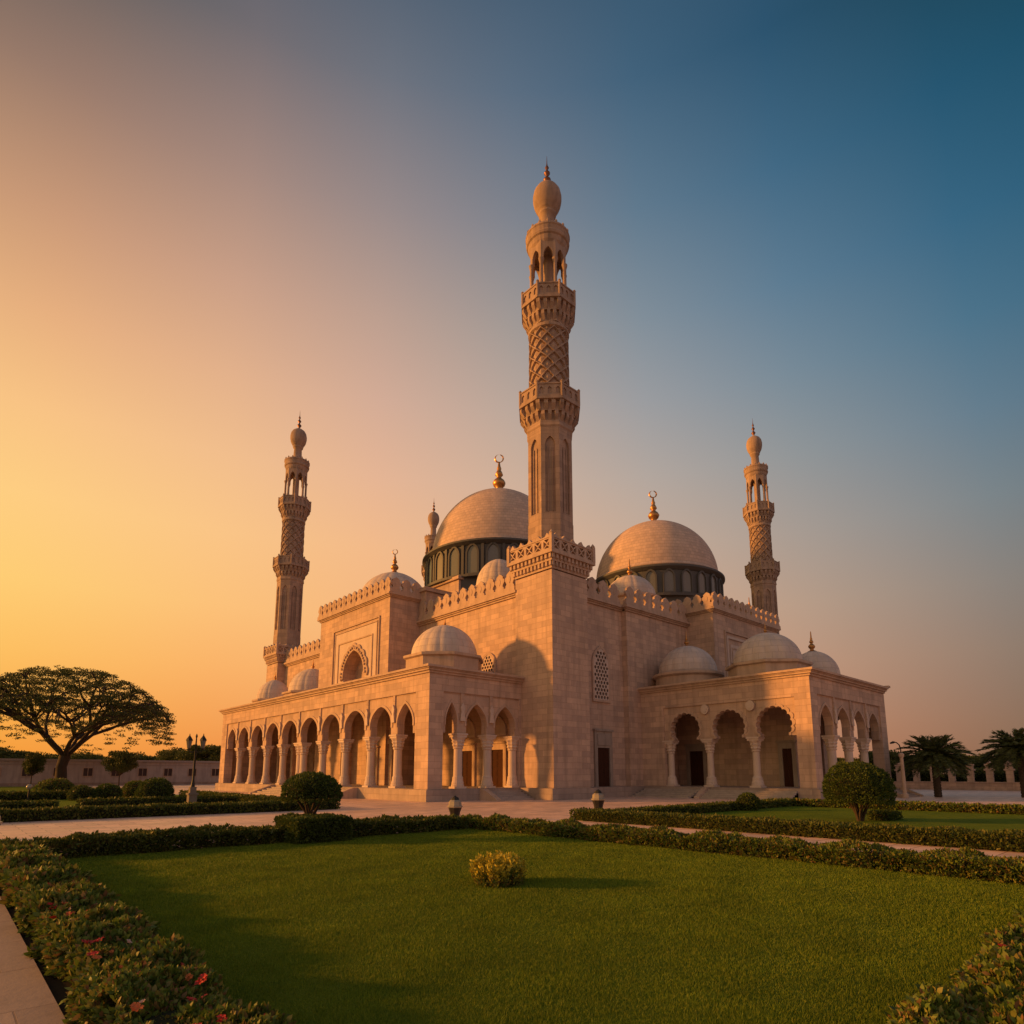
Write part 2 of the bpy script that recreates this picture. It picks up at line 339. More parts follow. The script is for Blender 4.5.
def foil(uc, hw, zs, zt, lobes=11):
    """multifoil horseshoe arch"""
    r = (zt-zs)/1.62; cz = zt-r; a0 = -math.asin(min(.95, (cz-zs)/r)); p = []
    a0 = -.55; N_ = lobes*5
    for i in range(N_+1):
        t = i/N_; a = a0 + t*(PI-2*a0); k = (t*lobes) % 1
        rr = r*(1.0 - .085*(abs(2*k-1))**3)
        p.append((uc+rr*math.cos(a), cz+rr*math.sin(a)))
    return [(p[0][0], zs)] + p + [(p[-1][0], zs)]
def arch_row(tf, edges, z0, ztop, zs, zt, hw_gap, thick, kind=pointed, mats=None, u_lo=None, u_hi=None):
    """wall above the columns with one arch per bay; edges = column centre lines"""
    b = MB(tf)
    for a, c in zip(edges, edges[1:]):
        uc = (a+c)/2; hw = (c-a)/2-hw_gap
        op = kind(uc, hw, zs, zt)
        loop = [(a, z0), (op[-1][0], z0)] + list(reversed(op)) + [(op[0][0], z0), (c, z0), (c, ztop), (a, ztop)]
        q = [loop[0]]
        for pnt in loop[1:]:
            if abs(pnt[0]-q[-1][0]) + abs(pnt[1]-q[-1][1]) > 1e-5: q.append(pnt)
        b.plate([q], -thick, 0, 0)
        # archivolt moulding
        out = []; cxm, czm = uc, zs + (zt-zs)*.3
        band = [(cxm+(x-cxm)*1.16, z+.2*max(0, min(1, (z-zs)/(zt-zs)))) for x, z in op]
        b.plate([op + list(reversed(band))], 0, .06, 1)
    return b
def column_mesh(z0, z1, r=.33):
    b = MB(); H = z1-z0
    b.box(-.46, .46, -.46, .46, z0, z0+.14)
    b.lathe([(.47, .14), (.48, .26), (.44, .32), (.45, .40), (.40, .56), (.39, .74), (r+.06, .80), (r+.01, .88), (r, .94), (r*.95, H-1.15), (r+.05, H-1.1), (r+.06, H-1.02), (r+.0, H-.98)], 0, 0, z0, 16, smooth=False)
    b.lathe([(r, H-.98), (r+.10, H-.86), (r+.05, H-.74), (r+.14, H-.58), (r+.09, H-.5), (r+.18, H-.34), (r+.19, H-.28)], 0, 0, z0, 16, smooth=False, mod=lambda a: 1+.06*math.cos(8*a))
    b.box(-.46, .46, -.46, .46, z1-.28, z1-.12); b.box(-.52, .52, -.52, .52, z1-.12, z1)
    return b
def place_mesh(parent, src, x, y):
    o = src.copy(); COL.objects.link(o); o.parent = parent; o.location = Vector((x, y, 0)) - WORLD(parent); return o

# ---- main hall walls
b = MB()
b.box(34.5, 77, 34.5, 86, -.1, 16.6); b.box(77, 92, 43, 86.01, -.1, 16.59)
b.box(44.9, 77.01, 33.95, 34.6, -.1, 16.58)
hall = b.build('hall_wall', STONE, MO)
def cornice(segs, z0, z1, over, name='cornice', parent=None, mat=TRIM):
    """segs: boxes x0,x1,y0,y1 of the wall body; three stepped bands"""
    b = MB(); h = z1-z0
    for (x0, x1, y0, y1) in segs:
        for k, (f0, f1, o) in enumerate(((0, .3, .35), (.3, .55, .65), (.55, 1, 1))):
            b.box(x0-over*o, x1+over*o, y0-over*o, y1+over*o, z0+h*f0, z0+h*f1)
    return b.build(name, mat, parent or MO)
cornice([(34.5, 77, 37.5, 86), (38.75, 77, 34.5, 37.6)], 16.55, 17.05, .42)
b = MB(); 
for k, (f0, f1, o) in enumerate(((16.55, 16.7, .147), (16.7, 16.825, .273), (16.825, 17.048, .42))): b.box(44.9-o, 77.3, 33.95-o, 34.0, f0, f1)
b.build('cornice', TRIM, MO)
def merlon(uc, z, w, h):
    pts = [(-.42,0),(.42,0),(.42,.12),(.30,.22),(.36,.34),(.48,.46),(.46,.62),(.32,.70),(.34,.80),(.20,.90),(0,1.0)]
    pts = pts + [(-x, y) for x, y in reversed(pts[2:-1])]
    return [(uc+x*w, z+y*h) for x, y in pts]
def hole(uc, z, w, h):
    return [(uc+w*x, z+h*y) for x, y in ((0,-.5),(.32,-.1),(.32,.2),(0,.5),(-.32,.2),(-.32,-.1))]
def parapet(tf, u0, u1, z, pitch=1.35, h=1.45, base=.42, thick=.32, inset=.1, name='parapet', parent=None, mat=TRIM):
    b = MB(tf); n = max(1, round((u1-u0)/pitch)); p = (u1-u0)/n
    boxf(b, tf, u0, u1, z, z+base, -inset-thick, -inset)
    for i in range(n):
        uc = u0+p*(i+.5)
        b.plate([merlon(uc, z+base-.005, p*.98, h)], -inset-thick*.85, -inset-thick*.15)
        b.plate([hole(uc, z+base+h*.47, p*.30, h*.42)], -inset-thick*.152, -inset-thick*.15+.03, 1)
    return b.build(name, [mat, TRIM], parent or MO)
parapet(FX(34.1), 37.3, 51.5, 17.05); parapet(FX(34.1), 67.2, 84.4, 17.05)
parapet(FY(34.1), 38.4, 44.4, 17.05); parapet(FY(33.6), 44.6, 54.6, 17.05); parapet(FY(33.6), 69, 77.4, 17.05); parapet(FXp(77.4), 33.9, 43, 17.05)
# plinths
b = MB(); b.box(34.2, 77.3, 34.2, 86.3, -.1, .86); b.box(33.75, 38.65, 32.65, 37.4, -.1, .855); b.box(38.6, 46.6, 33.6, 34.3, -.1, .852)
b.build('plinth', PLINTH, MO)

# ---- great domes
def crescent(b, x, y, z, r, mat=0):
    pts = []
    n = 20
    vs = []; 
    out = [(r*math.sin(a), r-r*math.cos(a)) for a in [(-.86+1.72*0)*0 + PI*2*(.08) + (PI*2*.84)*i/n for i in range(n+1)]]
    # thick ring open at the top, tapering to both horns
    ring = []
    for i in range(n+1):
        a = -PI/2 + (i/n-.5)*2*PI*.94; wd = .2*r*math.cos((i/n-.5)*PI)**.8 + .015
        ring.append((a, wd))
    o_ = [((r)*math.cos(a), r + r*math.sin(a)) for a, wd in ring]; i_ = [((r-wd)*math.cos(a), r + (r-wd)*math.sin(a)) for a, wd in ring]
    tf = lambda u, zz, nn_: (x+u*.74, y-u*.67+nn_*.67, z+zz)
    b.plate([o_ + list(reversed(i_))], -.09*r*2, .09*r*2, mat, tf)
def finial(parent, x, y, z, h, moon=True, name='finial', mat=None):
    b = MB(); s = h
    b.lathe([(.24*s,-.02*s),(.19*s,.03*s),(.09*s,.08*s),(.075*s,.14*s),(.13*s,.19*s),(.155*s,.26*s),(.12*s,.33*s),(.06*s,.38*s),(.055*s,.42*s),(.095*s,.46*s),(.075*s,.52*s),(.045*s,.58*s),(.055*s,.62*s),(.035*s,.68*s),(.02*s,.78*s if moon else .95*s),(.004,.8*s if moon else s)], x, y, z, 12)
    if moon: crescent(b, x, y, z+.77*s, .105*s)
    return b.build(name, mat or GOLD, parent)
def dome_prof(r, h, n=16, zlift=.0, ogee=.0):
    p = []
    for i in range(n+1):
        a = PI/2*i/n
        p.append((max(.001, r*math.cos(a)**(1.0)), h*math.sin(a)*(1) + (ogee*h*(i/n)**6)))
    return p
def great_dome(cx, cy, zb, r, h, zd, rd, fh, label):
    b = MB(); b.lathe([(r*1.0,-.25),(r*1.035,-.05),(r*1.035,.1),(r*1.0,.15)] + dome_prof(r, h, 24, ogee=.02), cx, cy, zb, 72)
    d = b.build('great_dome', DOME, MO, loc=(cx, cy, zb)); d['label'] = label
    b = MB(); b.lathe([(rd*1.05, 0),(rd*1.05,.35),(rd*.985,.4),(rd*.985,zb-zd-.9),(rd*1.0,zb-zd-.85),(rd*1.045,zb-zd-.5),(rd*1.045,zb-zd-.25),(r*.9,zb-zd-.22)], cx, cy, zd, 64, smooth=False)
    dr = b.build('drum', SLATE, d)
    n = 24; hz = zb-zd-1.6
    for i in range(n):
        a = 2*PI*i/n; ca_, sa_ = math.cos(a), math.sin(a)
        tf = lambda u, z, k: (cx + (rd*.985+k)*ca_ - u*sa_, cy + (rd*.985+k)*sa_ + u*ca_, zd+z)
        wv = 2*PI*rd/n*.55
        op = pointed(0, wv*.46, .55+hz*.72, .55+hz*1.02, 6, 1.0)
        o2 = pointed(0, wv*.62, .55+hz*.72, .7+hz*1.06, 6, 1.0)
        inner = [(op[0][0], .6)] + op + [(op[-1][0], .6)]; outer = [(o2[0][0], .45)] + o2 + [(o2[-1][0], .45)]
        wb = MB(tf); wb.plate([outer, inner], -.1, .22)
        wo_ = wb.build('drum_window', SLATE, d)
        gb = MB(tf); gb.plate([inner], -.1, .06); g_ = gb.build('pane', DGLASS, None)
        # keep within three levels: the pane belongs to the window's mesh group of the dome
        g_.parent = d; g_.location = -WORLD(d)
        am = a+PI/n
        ptf = lambda u, z, k: (cx + (rd*.985+k)*math.cos(am) - u*math.sin(am), cy + (rd*.985+k)*math.sin(am) + u*math.cos(am), zd+z)
        if r > 9: q = MB(ptf); q.plate([rect(-.2, .2, .4, zb-zd-.88)], -.1, .22); q.build('pilaster', SLATE, d)
    finial(d, cx, cy, zb+h*1.02-.15, fh, name='finial')
    b = MB(); b.lathe([(1.5,-.42),(1.45,-.2),(1.0,-.02),(.5,.18)], cx, cy, zb+h*1.02-.1, 24); b.build('finial_base', GOLD, d)
    return d
great_dome(60.5, 69.5, 33.7, 10.25, 11.3, 28.2, 11.1, 6.7, 'larger great dome behind the left side of the tallest minaret')
great_dome(72.75, 49.6, 28.6, 8.45, 8.7, 24.2, 8.85, 5.3, 'great dome right of the tallest minaret')
b = MB(); b.lathe([(11.4,0),(11.4,11.6)], 60.5, 69.5, 16.9, 8, smooth=False, rot=PI/8); b.build('drum_base', SLATE, MO)
b = MB(); b.lathe([(9.4,0),(9.4,7.5)], 72.75, 49.6, 16.9, 8, smooth=False, rot=PI/8); b.build('drum_base', SLATE, MO)
b = MB(); b.box(49.6, 59, 65.2, 76, 16.9, 27.9); b.box(49.3, 59.2, 64.9, 76.3, 27.9, 28.35); b.build('roof_block', TRIMJ, MO)

# ---- small domes
def small_dome(cx, cy, zb, r, h, kind='round', fin=1.6, moon=False, zr=9.7, ribs=16):
    b = MB(); md = (lambda a: 1-.022*abs(math.cos(a*ribs/2))**6) if ribs else None
    b.lathe(dome_prof(r, h, 16, ogee=.03), cx, cy, zb, 128, mod=md)
    d = b.build('small_dome', SDOME, MO, loc=(cx, cy, zb))
    b = MB(); H = zb-zr
    if kind == 'square':
        b.box(cx-r*1.16, cx+r*1.16, cy-r*1.16, cy+r*1.16, zr-.1, zb-.45); b.box(cx-r*1.24, cx+r*1.24, cy-r*1.24, cy+r*1.24, zb-.45, zb-.25); b.box(cx-r*1.3, cx+r*1.3, cy-r*1.3, cy+r*1.3, zb-.25, zb-.05)
        b.lathe([(r*1.06,-.06),(r*1.06,.06)], cx, cy, zb, 32, smooth=False)
    elif kind == 'oct':
        b.lathe([(r*1.17,0),(r*1.17,H-.4),(r*1.25,H-.3),(r*1.25,H-.1),(r*1.1,H-.03),(r*1.02,H+.05)], cx, cy, zr, 8, smooth=False, rot=PI/8)
    else:
        b.lathe([(r*1.12,0),(r*1.12,H-.55),(r*1.22,H-.4),(r*1.22,H-.2),(r*1.08,H-.1),(r*1.02,H+.05)], cx, cy, zr, 48, smooth=False)
    b.build('drum', TRIM, d)
    if fin: finial(d, cx, cy, zb+h*1.02-.06, fin, moon)
    return d
small_dome(29.75, 40.9, 11.3, 2.68, 2.6, 'oct', .75)
small_dome(31.7, 69.7, 11.3, 2.65, 2.8, 'oct', 1.2)
small_dome(29.6, 75.6, 10.8, 2.0, 2.4, 'oct', 1.1)
small_dome(50.1, 31.1, 11.0, 2.6, 2.5, 'round', 1.5)
small_dome(50.45, 23.75, 10.95, 2.72, 2.6, 'oct', 1.0)
small_dome(56.4, 22.45, 10.3, 2.1, 2.3, 'oct', 1.9)
pd = small_dome(36.5, 60.1, 20.6, 4.0, 3.9, 'round', 3.0, True, 17.0)
small_dome(40.6, 46.6, 20.6, 2.35, 3.0, 'round', 0, False, 16.9)
small_dome(51.6, 38.4, 19.9, 2.6, 2.4, 'round', 2.0, False, 16.9)
small_dome(73, 36.2, 19.6, 2.2, 2.0, 'round', 2.2, False, 17)

# ---- portals (tall gate blocks)
def portal(fr, u0, u1, zc, back, name_label, arch=True, axis='x', face=31.0):
    uc = (u0+u1)/2 - (.5 if axis == 'x' else 0)
    b = MB()
    if axis == 'x': b.box(face+1.3, back, u0, u1, -.1, zc)
    else: b.box(u0, u1, face+1.3, back, -.1, zc)
    hw = 2.2; zs = zc-7.2; zt = zc-4.4; uc -= (.35 if axis == 'x' else 0)
    op = pointed(uc, hw, zs, zt, 14, 1.03)
    inner = [(op[0][0], -.1)] + op + [(op[-1][0], -.1)]
    outer = [(u0, -.1), (op[-1][0], -.1)] + list(reversed(op)) + [(op[0][0], -.1), (u1, -.1), (u1, zc), (u0, zc)]
    b.plate([outer], -1.31, 0, 0, fr)
    p = b.build('portal', STONE, MO); p['label'] = name_label
    # nested rectangular mouldings and a scalloped archivolt
    m = MB(fr)
    def fr_rect(a, zt_, wd, d): m.plate([[(uc-a-wd, 8), (uc-a, 8), (uc-a, zt_), (uc+a, zt_), (uc+a, 8), (uc+a+wd, 8), (uc+a+wd, zt_+wd), (uc-a-wd, zt_+wd)]], 0, d)
    fr_rect(4.75, zc-1.75, .16, .13); fr_rect(4.35, zc-2.1, .1, .08); fr_rect(3.5, zc-3.35, .14, .12)
    m.build('moulding', TRIM, p)
    if axis == 'x':
        pn = MB(fr); pn.plate([[(uc-4.3, 8), (op[-1][0], 8)] + list(reversed(op)) + [(op[0][0], 8), (uc+4.3, 8), (uc+4.3, zc-2.15), (uc-4.3, zc-2.15)]], 0, .04); pn.build('marble_panel', PALE, p)
    v = MB(fr); n = len(op)
    o2 = []
    for k in range(97):
        t_ = k/96*(n-1); i = min(int(t_), n-2); f = t_-i; x = op[i][0]*(1-f)+op[i+1][0]*f; z = op[i][1]*(1-f)+op[i+1][1]*f
        dx, dz = x-uc, z-(zs+.6); l = math.hypot(dx, dz)+1e-6; s_ = .62+.2*abs(math.sin(k/96*PI*9))
        o2.append((x+dx/l*s_, z+dz/l*s_))
    v.plate([op + list(reversed(o2))], 0, .2)
    for k in range(0, 96, 4): v.plate([[op_ for op_ in [(o2[k][0]*.45+uc*0+op[min(len(op)-1, round(k/96*(n-1)))][0]*.55+.13*math.cos(q*PI/3), o2[k][1]*.45+op[min(len(op)-1, round(k/96*(n-1)))][1]*.55+.13*math.sin(q*PI/3)) for q in range(6)]]], .2, .34)
    v.build('archivolt', TRIM, p)
    bk = MB(fr)      # lintel band and lower window inside the niche
    boxf(bk, fr, uc-hw*1.02, uc+hw*1.02, zs-.5, zs-.2, -1.3, -1.0)
    bk.build('niche_band', TRIM, p)
    return p
PL = portal(FX(31.0), 51.7, 66.6, 19.0, 42.5, 'tall left gate block with a pointed arch niche and toothed parapet')
PR = portal(FY(31.0), 54.9, 68.6, 17.7, 42.5, 'right gate block with a rectangular panel and toothed parapet', axis='y')
for P_, bb, zc, tfs in ((PL, (31, 42.5, 51.7, 66.6), 19.0, ((FX(30.6), 51.3, 67.0), (FY(51.3), 30.9, 34.5))), (PR, (54.9, 68.6, 31, 42.5), 17.7, ((FY(30.6), 54.5, 69.0), (FX(54.5), 30.9, 42)))):
    cornice([bb], zc, zc+.4, .35, parent=P_)
    for tf, a, c in tfs: parapet(tf, a, c, zc+.4, pitch=1.15, h=1.3, base=.3, parent=P_)
# side buttress of the left gate with stepped cornice
b = MB(); b.box(34.4, 46, 50.6, 52.0, 16.9, 20.0); b.box(34.2, 46, 50.4, 52.2, 20.0, 20.4); b.build('roof_block', TRIMJ, MO)

# ---- arcaded wings
def roof_slab(x0, x1, y0, y1, parent):
    b = MB(); b.box(x0+.05, x1, y0+.05, y1, 8.7, 9.3); b.build('roof', STONE, parent)
    b = MB()
    for z0, z1, o in ((9.06, 9.22, .12), (9.22, 9.36, .26), (9.36, 9.44, .34), (9.44, 9.6, .46)): b.box(x0-o, x1+o*0, y0-o, y1+o, z0, z1)
    return b
# left wing: X 25.3..34.5, Y 36.5..80.6
b = MB(); b.box(25.0, 34.6, 36.2, 80.3, -.1, .80); b.box(25.1, 34.6, 36.3, 80.2, .80, .86)
W1 = b.build('left_wing', PLINTH, MO); W1['label'] = 'long arcaded porch wing on the sunlit left side'
b = MB()
E1 = [38.2, 41.2, 45.2, 49.5, 53.75, 58.2, 62.6, 66.8, 70.9, 74.9, 78.5]
tf = FX(25.3)
boxf(b, tf, 36.5, 38.2, .86, 9.2, -.9, 0); boxf(b, tf, 78.5, 80.1, .86, 9.2, -.9, 0); boxf(b, tf, 38.2, 78.5, 7.8, 9.2, -.9, 0)
for e in E1[1:-1]: boxf(b, tf, e-.14, e+.14, 5.9, 7.8, -.3, -.02)
tf2 = FY(36.5); E1b = [26.4, 28.3, 31.1, 34.0]
boxf(b, tf2, 26.2, 26.55, .86, 9.2, -.88, 0); boxf(b, tf2, 26.2, 34.5, 7.8, 9.2, -.88, -.003); boxf(b, tf2, 34.0, 34.5, .86, 7.8, -.88, 0)
for e in E1b[1:-1]: boxf(b, tf2, e-.14, e+.14, 5.9, 7.8, -.3, -.02)
b.box(25.35, 26.2, 79.5, 80.05, 1, 9.1)
b.build('facade', STONE, W1)
arch_row(FX(25.42), E1, 4.85, 7.81, 5.4, 7.1, .46, .6, kind=pointed).build('arch_row', [TRIMJ, TRIM], W1)
arch_row(FY(36.62), E1b, 4.85, 7.81, 5.4, 7.1, .42, .6).build('arch_row', [TRIMJ, TRIM], W1)
colm = column_mesh(.86, 4.85); c0 = colm.build('column', PALE, W1)
c0.location = Vector((25.8, E1[1], 0)) - WORLD(W1)
for e in E1[2:-1]:
    if abs(e-58.2) < .1:
        for d in (-.42, .42): place_mesh(W1, c0, 25.8, e+d)
    else: place_mesh(W1, c0, 25.8, e)
for x in E1b[1:-1]: place_mesh(W1, c0, x, 37.0)
place_mesh(W1, c0, 33.7, 37.0); place_mesh(W1, c0, 25.85, 38.0+.25) if False else None
roof_slab(25.3, 34.5, 36.5, 80.1, W1).build('cornice', TRIM, W1)
b = MB(); b.box(25.9, 34.45, 37.1, 79.6, 8.6, 9.25); b.build('ceiling', TRIM, W1)
b = MB(); b.box(25.9, 34.5, 79.5, 80.0, .86, 8.7); b.build('end_wall', STONE, W1)
# inner piers seen through the arches
for y in (45.2, 49.5, 70.9, 74.9):
    b = MB(); b.box(30.2, 30.7, y-.25, y+.25, .86, 8.65); b.box(30.1, 30.8, y-.35, y+.35, 4.6, 4.95); b.build('pier', TRIMJ, W1)
# right wing: X 46.7..61.5, Y 19.1..34.5
b = MB(); b.box(46.4, 62.9, 18.65, 34.4, -.1, .80); b.box(46.5, 62.8, 18.75, 34.35, .80, .86)
W2 = b.build('right_wing', PLINTH, MO); W2['label'] = 'arcaded porch wing on the shaded right side'
b = MB(); tf = FX(46.7)
E2 = [20.1, 23.6, 27.55, 31.6]; boxf(b, tf, 18.95, 20.15, .86, 9.2, -.9, 0); boxf(b, tf, 31.6, 34.0, .86, 9.2, -.9, 0); boxf(b, tf, 20.15, 31.6, 7.6, 9.2, -.9, 0)
tf2 = FY(18.95); E2b = [47.9, 51.1, 54.5, 57.9, 61.2]
boxf(b, tf2, 47.6, 47.9, .86, 9.2, -.88, 0); boxf(b, tf2, 47.6, 62.6, 7.8, 9.2, -.88, -.003); boxf(b, tf2, 61.2, 62.6, .86, 7.8, -.88, 0)
for e in E2b[1:-1]: boxf(b, tf2, e-.14, e+.14, 5.9, 7.8, -.3, -.02)
tf3 = FXp(62.6); boxf(b, tf3, 19.98, 34, 7.6, 9.2, -.9, -.003); boxf(b, tf3, 24.2, 34, .86, 7.6, -.9, -.003)
b.build('facade', STONE, W2)
arch_row(FX(46.82), E2, 4.75, 7.61, 4.75, 7.05, .35, .6, foil).build('arch_row', [TRIMJ, TRIM], W2)
arch_row(FY(19.07), E2b, 4.85, 7.81, 5.4, 7.1, .42, .6).build('arch_row', [TRIMJ, TRIM], W2)
arch_row(FXp(62.48), [20.0, 24.2], 4.95, 7.61, 5.3, 7.2, .38, .6).build('arch_row', [TRIMJ, TRIM], W2)
c1 = column_mesh(.86, 4.75, .28).build('column', PALE, W2); c1.location = Vector((47.2, 31.3, 0)) - WORLD(W2)
for y in E2[1:-1]: place_mesh(W2, c1, 47.2, y)
for x in E2b[1:-1]: o = place_mesh(W2, c0, x, 19.45)
roof_slab(46.7, 62.6, 18.95, 34.0, W2).build('cornice', TRIM, W2)
b = MB()
for z0, z1, o in ((9.2, 9.36, .12), (9.36, 9.5, .26), (9.5, 9.58, .34), (9.58, 9.758, .46)): b.box(62.5, 62.6+o, 18.95-o, 34, z0, z1-.002)
b.build('cornice', TRIM, W2)
b = MB(); b.box(47.3, 62.3, 19.55, 33.9, 8.6, 9.25); b.build('ceiling', TRIM, W2)
b = MB(); b.box(52.3, 57.2, 22.8, 33.9, .86, 8.61); b.build('inner_wall', STONE, W2)
for (x, y) in ((46.66, 23.6), (46.66, 27.55)):
    b = MB(FX(x)); b.plate([[(y+.36*math.cos(2*PI*i/20), 7.2+.4*math.sin(2*PI*i/20)) for i in range(20)]], -.05, .05); b.plate([[(y+.22*math.cos(2*PI*i/8), 7.2+.25*math.sin(2*PI*i/8)) for i in range(8)]], .05, .09); b.build('medallion', PALE, W2)

for par, fx, us in ((W1, FX(25.3), E1[1:-1]), (W1, FY(36.5), E1b[1:-1]), (W2, FY(18.95), E2b[1:-1])):
    for u in us:      # carved lozenge on a bracket over every column
        b = MB(fx); b.plate([[(u-.22, 5.75), (u+.22, 5.75), (u+.16, 6.25), (u+.12, 6.4), (u+.2, 6.75), (u, 7.1), (u-.2, 6.75), (u-.12, 6.4), (u-.16, 6.25)]], -.02, .07)
        b.build('carved_ornament', PALE, par)
# ---- doors and windows
def door(tf, u0, u1, z0, z1, n=0, panel=True, parent=None, surround=GREYM, w_=.2):
    b = MB(tf); top = z1 + (1.15 if panel else .25)
    b.plate([[(u0-w_-.15, z0), (u0, z0), (u0, z1), (u1, z1), (u1, z0), (u1+w_+.15, z0), (u1+w_+.15, top+.25), (u0-w_-.15, top+.25)]], n-.02, n+.16)
    if panel: b.plate([rect(u0-.05, u1+.05, z1+.2, top)], n+.16, n+.22)
    b.plate([rect(u0-w_-.25, u1+w_+.25, top+.25, top+.42)], n-.02, n+.26)
    d = b.build('door', surround, parent or MO)
    l = MB(tf); um = (u0+u1)/2
    for a, c in ((u0, um-.012), (um+.012, u1)):
        l.plate([rect(a, c, z0, z1)], n-.02, n+.04)
        for k in range(4):
            zz = z0+.2+(z1-z0-.3)/4*k; l.plate([rect(a+.1, c-.1, zz, zz+(z1-z0-.3)/4-.14)], n+.04, n+.06)
    l.build('door_leaf', WOOD, d)
    return d
door(FY(34.5), 41.0, 42.6, .86, 4.1)
for u in (39.6, 43.65, 50.4): door(FX(34.5), u-.75, u+.75, .86, 3.9, panel=False, surround=TRIM)
for u in (69.5, 73.3, 77.4): door(FX(34.5), u-.75, u+.75, .86, 3.9, panel=False, surround=TRIM)
door(FX(31.0), 53.2, 54.6, .86, 3.9, panel=False, surround=TRIM)
door(FX(52.3), 31.2, 32.6, .86, 4.0, panel=False); door(FX(52.3), 23.0, 23.8, .86, 4.0, panel=False); door(FY(22.8), 54.0, 55.6, .86, 4.0, panel=False)
# blind tympana over the doors in the porch
for u in (39.6, 43.65):
    op = pointed(u, .8, 5.3, 6.5, 8); o2 = pointed(u, 1.02, 5.3, 6.78, 8)
    b = MB(FX(34.5)); b.plate([op + list(reversed(o2))], -.02, .12); b.plate([[(p[0], p[1]) for p in op]], -.02, .04)
    b.plate([rect(u-1.1, u+1.1, 5.05, 5.3)], -.02, .15); b.build('tympanum', PALE, MO)
def lattice(tf, uc, hw, z0, zs, zt, n=0, parent=None):
    op = pointed(uc, hw, zs, zt, 12, 1.0); o2 = pointed(uc, hw+.2, zs, zt+.24, 12, 1.0); o3 = pointed(uc, hw+.42, zs, zt+.55, 12, 1.0)
    A = [(op[0][0], z0)] + op + [(op[-1][0], z0)]; B_ = [(o2[0][0], z0-.2)] + o2 + [(o2[-1][0], z0-.2)]
    b = MB(tf); b.plate([B_, A], -.02, .14); fr = b.build('lattice_window', TRIM, parent or MO)
    b = MB(tf); b.plate([A], -.02, .015); b.build('pane', plain('window_void', (.16,.12,.10), .7), fr)
    # pierced screen: rows of round-ish holes
    holes = []; s = hw*2/5.0; row = 0; z = z0+s*.55
    while z < zt-s*.4:
        k = 5 if row % 2 == 0 else 4
        for i in range(k):
            x = uc + (i-(k-1)/2)*s; zz = z
            fr_ = min(1, max(0, (zz+s*.4-zs)/(zt-zs))); half = hw*math.sqrt(max(0, 1-fr_**1.9))
            if abs(x-uc)+s*.36 < half: holes.append([(x+s*.40*math.cos(PI*2*j/6+.52), zz+s*.40*math.sin(PI*2*j/6+.52)) for j in range(6)])
        z += s*.82; row += 1
    b = MB(tf); b.plate([A]+holes, .05, .11); b.build('screen', PALE, fr)
    return fr
lattice(FY(34.5), 41.75, .98, 8.2, 11.3, 12.7); lattice(FX(34.5), 40.9, .85, 8.6, 11.1, 12.1)
# rectangular panel of the right gate
b = MB(FY(31.0)); 
b.plate([rect(57.2, 66.2, 10.2, 15.6), rect(57.45, 65.95, 10.4, 15.35)], 0, .12); b.plate([rect(57.9, 65.5, 12.9, 14.8)], 0, .07); b.build('panel', PALE, PR)

# ---- steps
def steps(tf, u0, u1, n, h, run, parent, cheeks=(True, True), name='steps'):
    b = MB(tf)
    for i in range(n): boxf(b, tf, u0, u1, -.05+i*.001, h-h*(i+1)/(n+1), -.3, run*(i+1)/n)
    s = b.build(name, STEP, parent)
    for k, u in ((0, u0-.45), (1, u1)):
        if not cheeks[k]: continue
        c = MB(); L_ = run+.15
        pts = [(0, -.05), (L_, -.05), (L_, .12), (.35, h+.04), (0, h+.04)]
        c.add([tf(u, z, n_) for n_, z in pts] + [tf(u+.45, z, n_) for n_, z in pts], [tuple(range(5)), tuple(range(9, 4, -1))] + [(i, (i+1) % 5, (i+1) % 5+5, i+5) for i in range(5)])
        c.build('stair_cheek', TRIM, s)
    return s
steps(FX(25.0), 46.2, 62.3, 5, .80, 2.2, W1); steps(FY(36.2), 30.2, 33.6, 5, .80, 1.7, W1, (True, False))
steps(FX(46.4), 20.2, 27.3, 5, .80, 1.5, W2, (False, True)); steps(FX(46.4), 27.9, 33.4, 5, .80, 2.2, W2, (False, False)); steps(FY(18.65), 58.6, 62.4, 5, .80, 1.8, W2)

# ------------------------------------------------------------------ minarets
def octo(r, n=8, rot=PI/8): return [(r*math.cos(rot+2*PI*i/n), r*math.sin(rot+2*PI*i/n)) for i in range(n)]
def relief(b, cx, cy, z0, z1, r, style):
    nu, nz = 180, 130; vs = []; fs = []
    for j in range(nz+1):
        z = z0+(z1-z0)*j/nz
        for i in range(nu):
            a = 2*PI*i/nu; v = (z-z0)/.50
            if style == 0:
                w1 = (a*9/(2*PI)*1 + v*.42) % 1; w2 = (a*9/(2*PI) - v*.42) % 1      # two crossing families of ribs
                d1 = abs(w1-.5); d2 = abs(w2-.5); e_ = min(.5-d1, .5-d2)
                hgt = .12 if e_ < .085 else (-.06 + .10*max(0, (e_-.2)/.3))
            else: hgt = .07*abs(math.sin(a*9+v*1.9))
            if j in (0, nz): hgt = 0
            rr = r*(1-.025*(j/nz))+hgt; vs.append((cx+rr*math.cos(a), cy+rr*math.sin(a), z))
    for j in range(nz):
        for i in range(nu): i2 = (i+1) % nu; fs.append((j*nu+i, j*nu+i2, (j+1)*nu+i2, (j+1)*nu+i))
    b.add(vs, fs, 0, False)
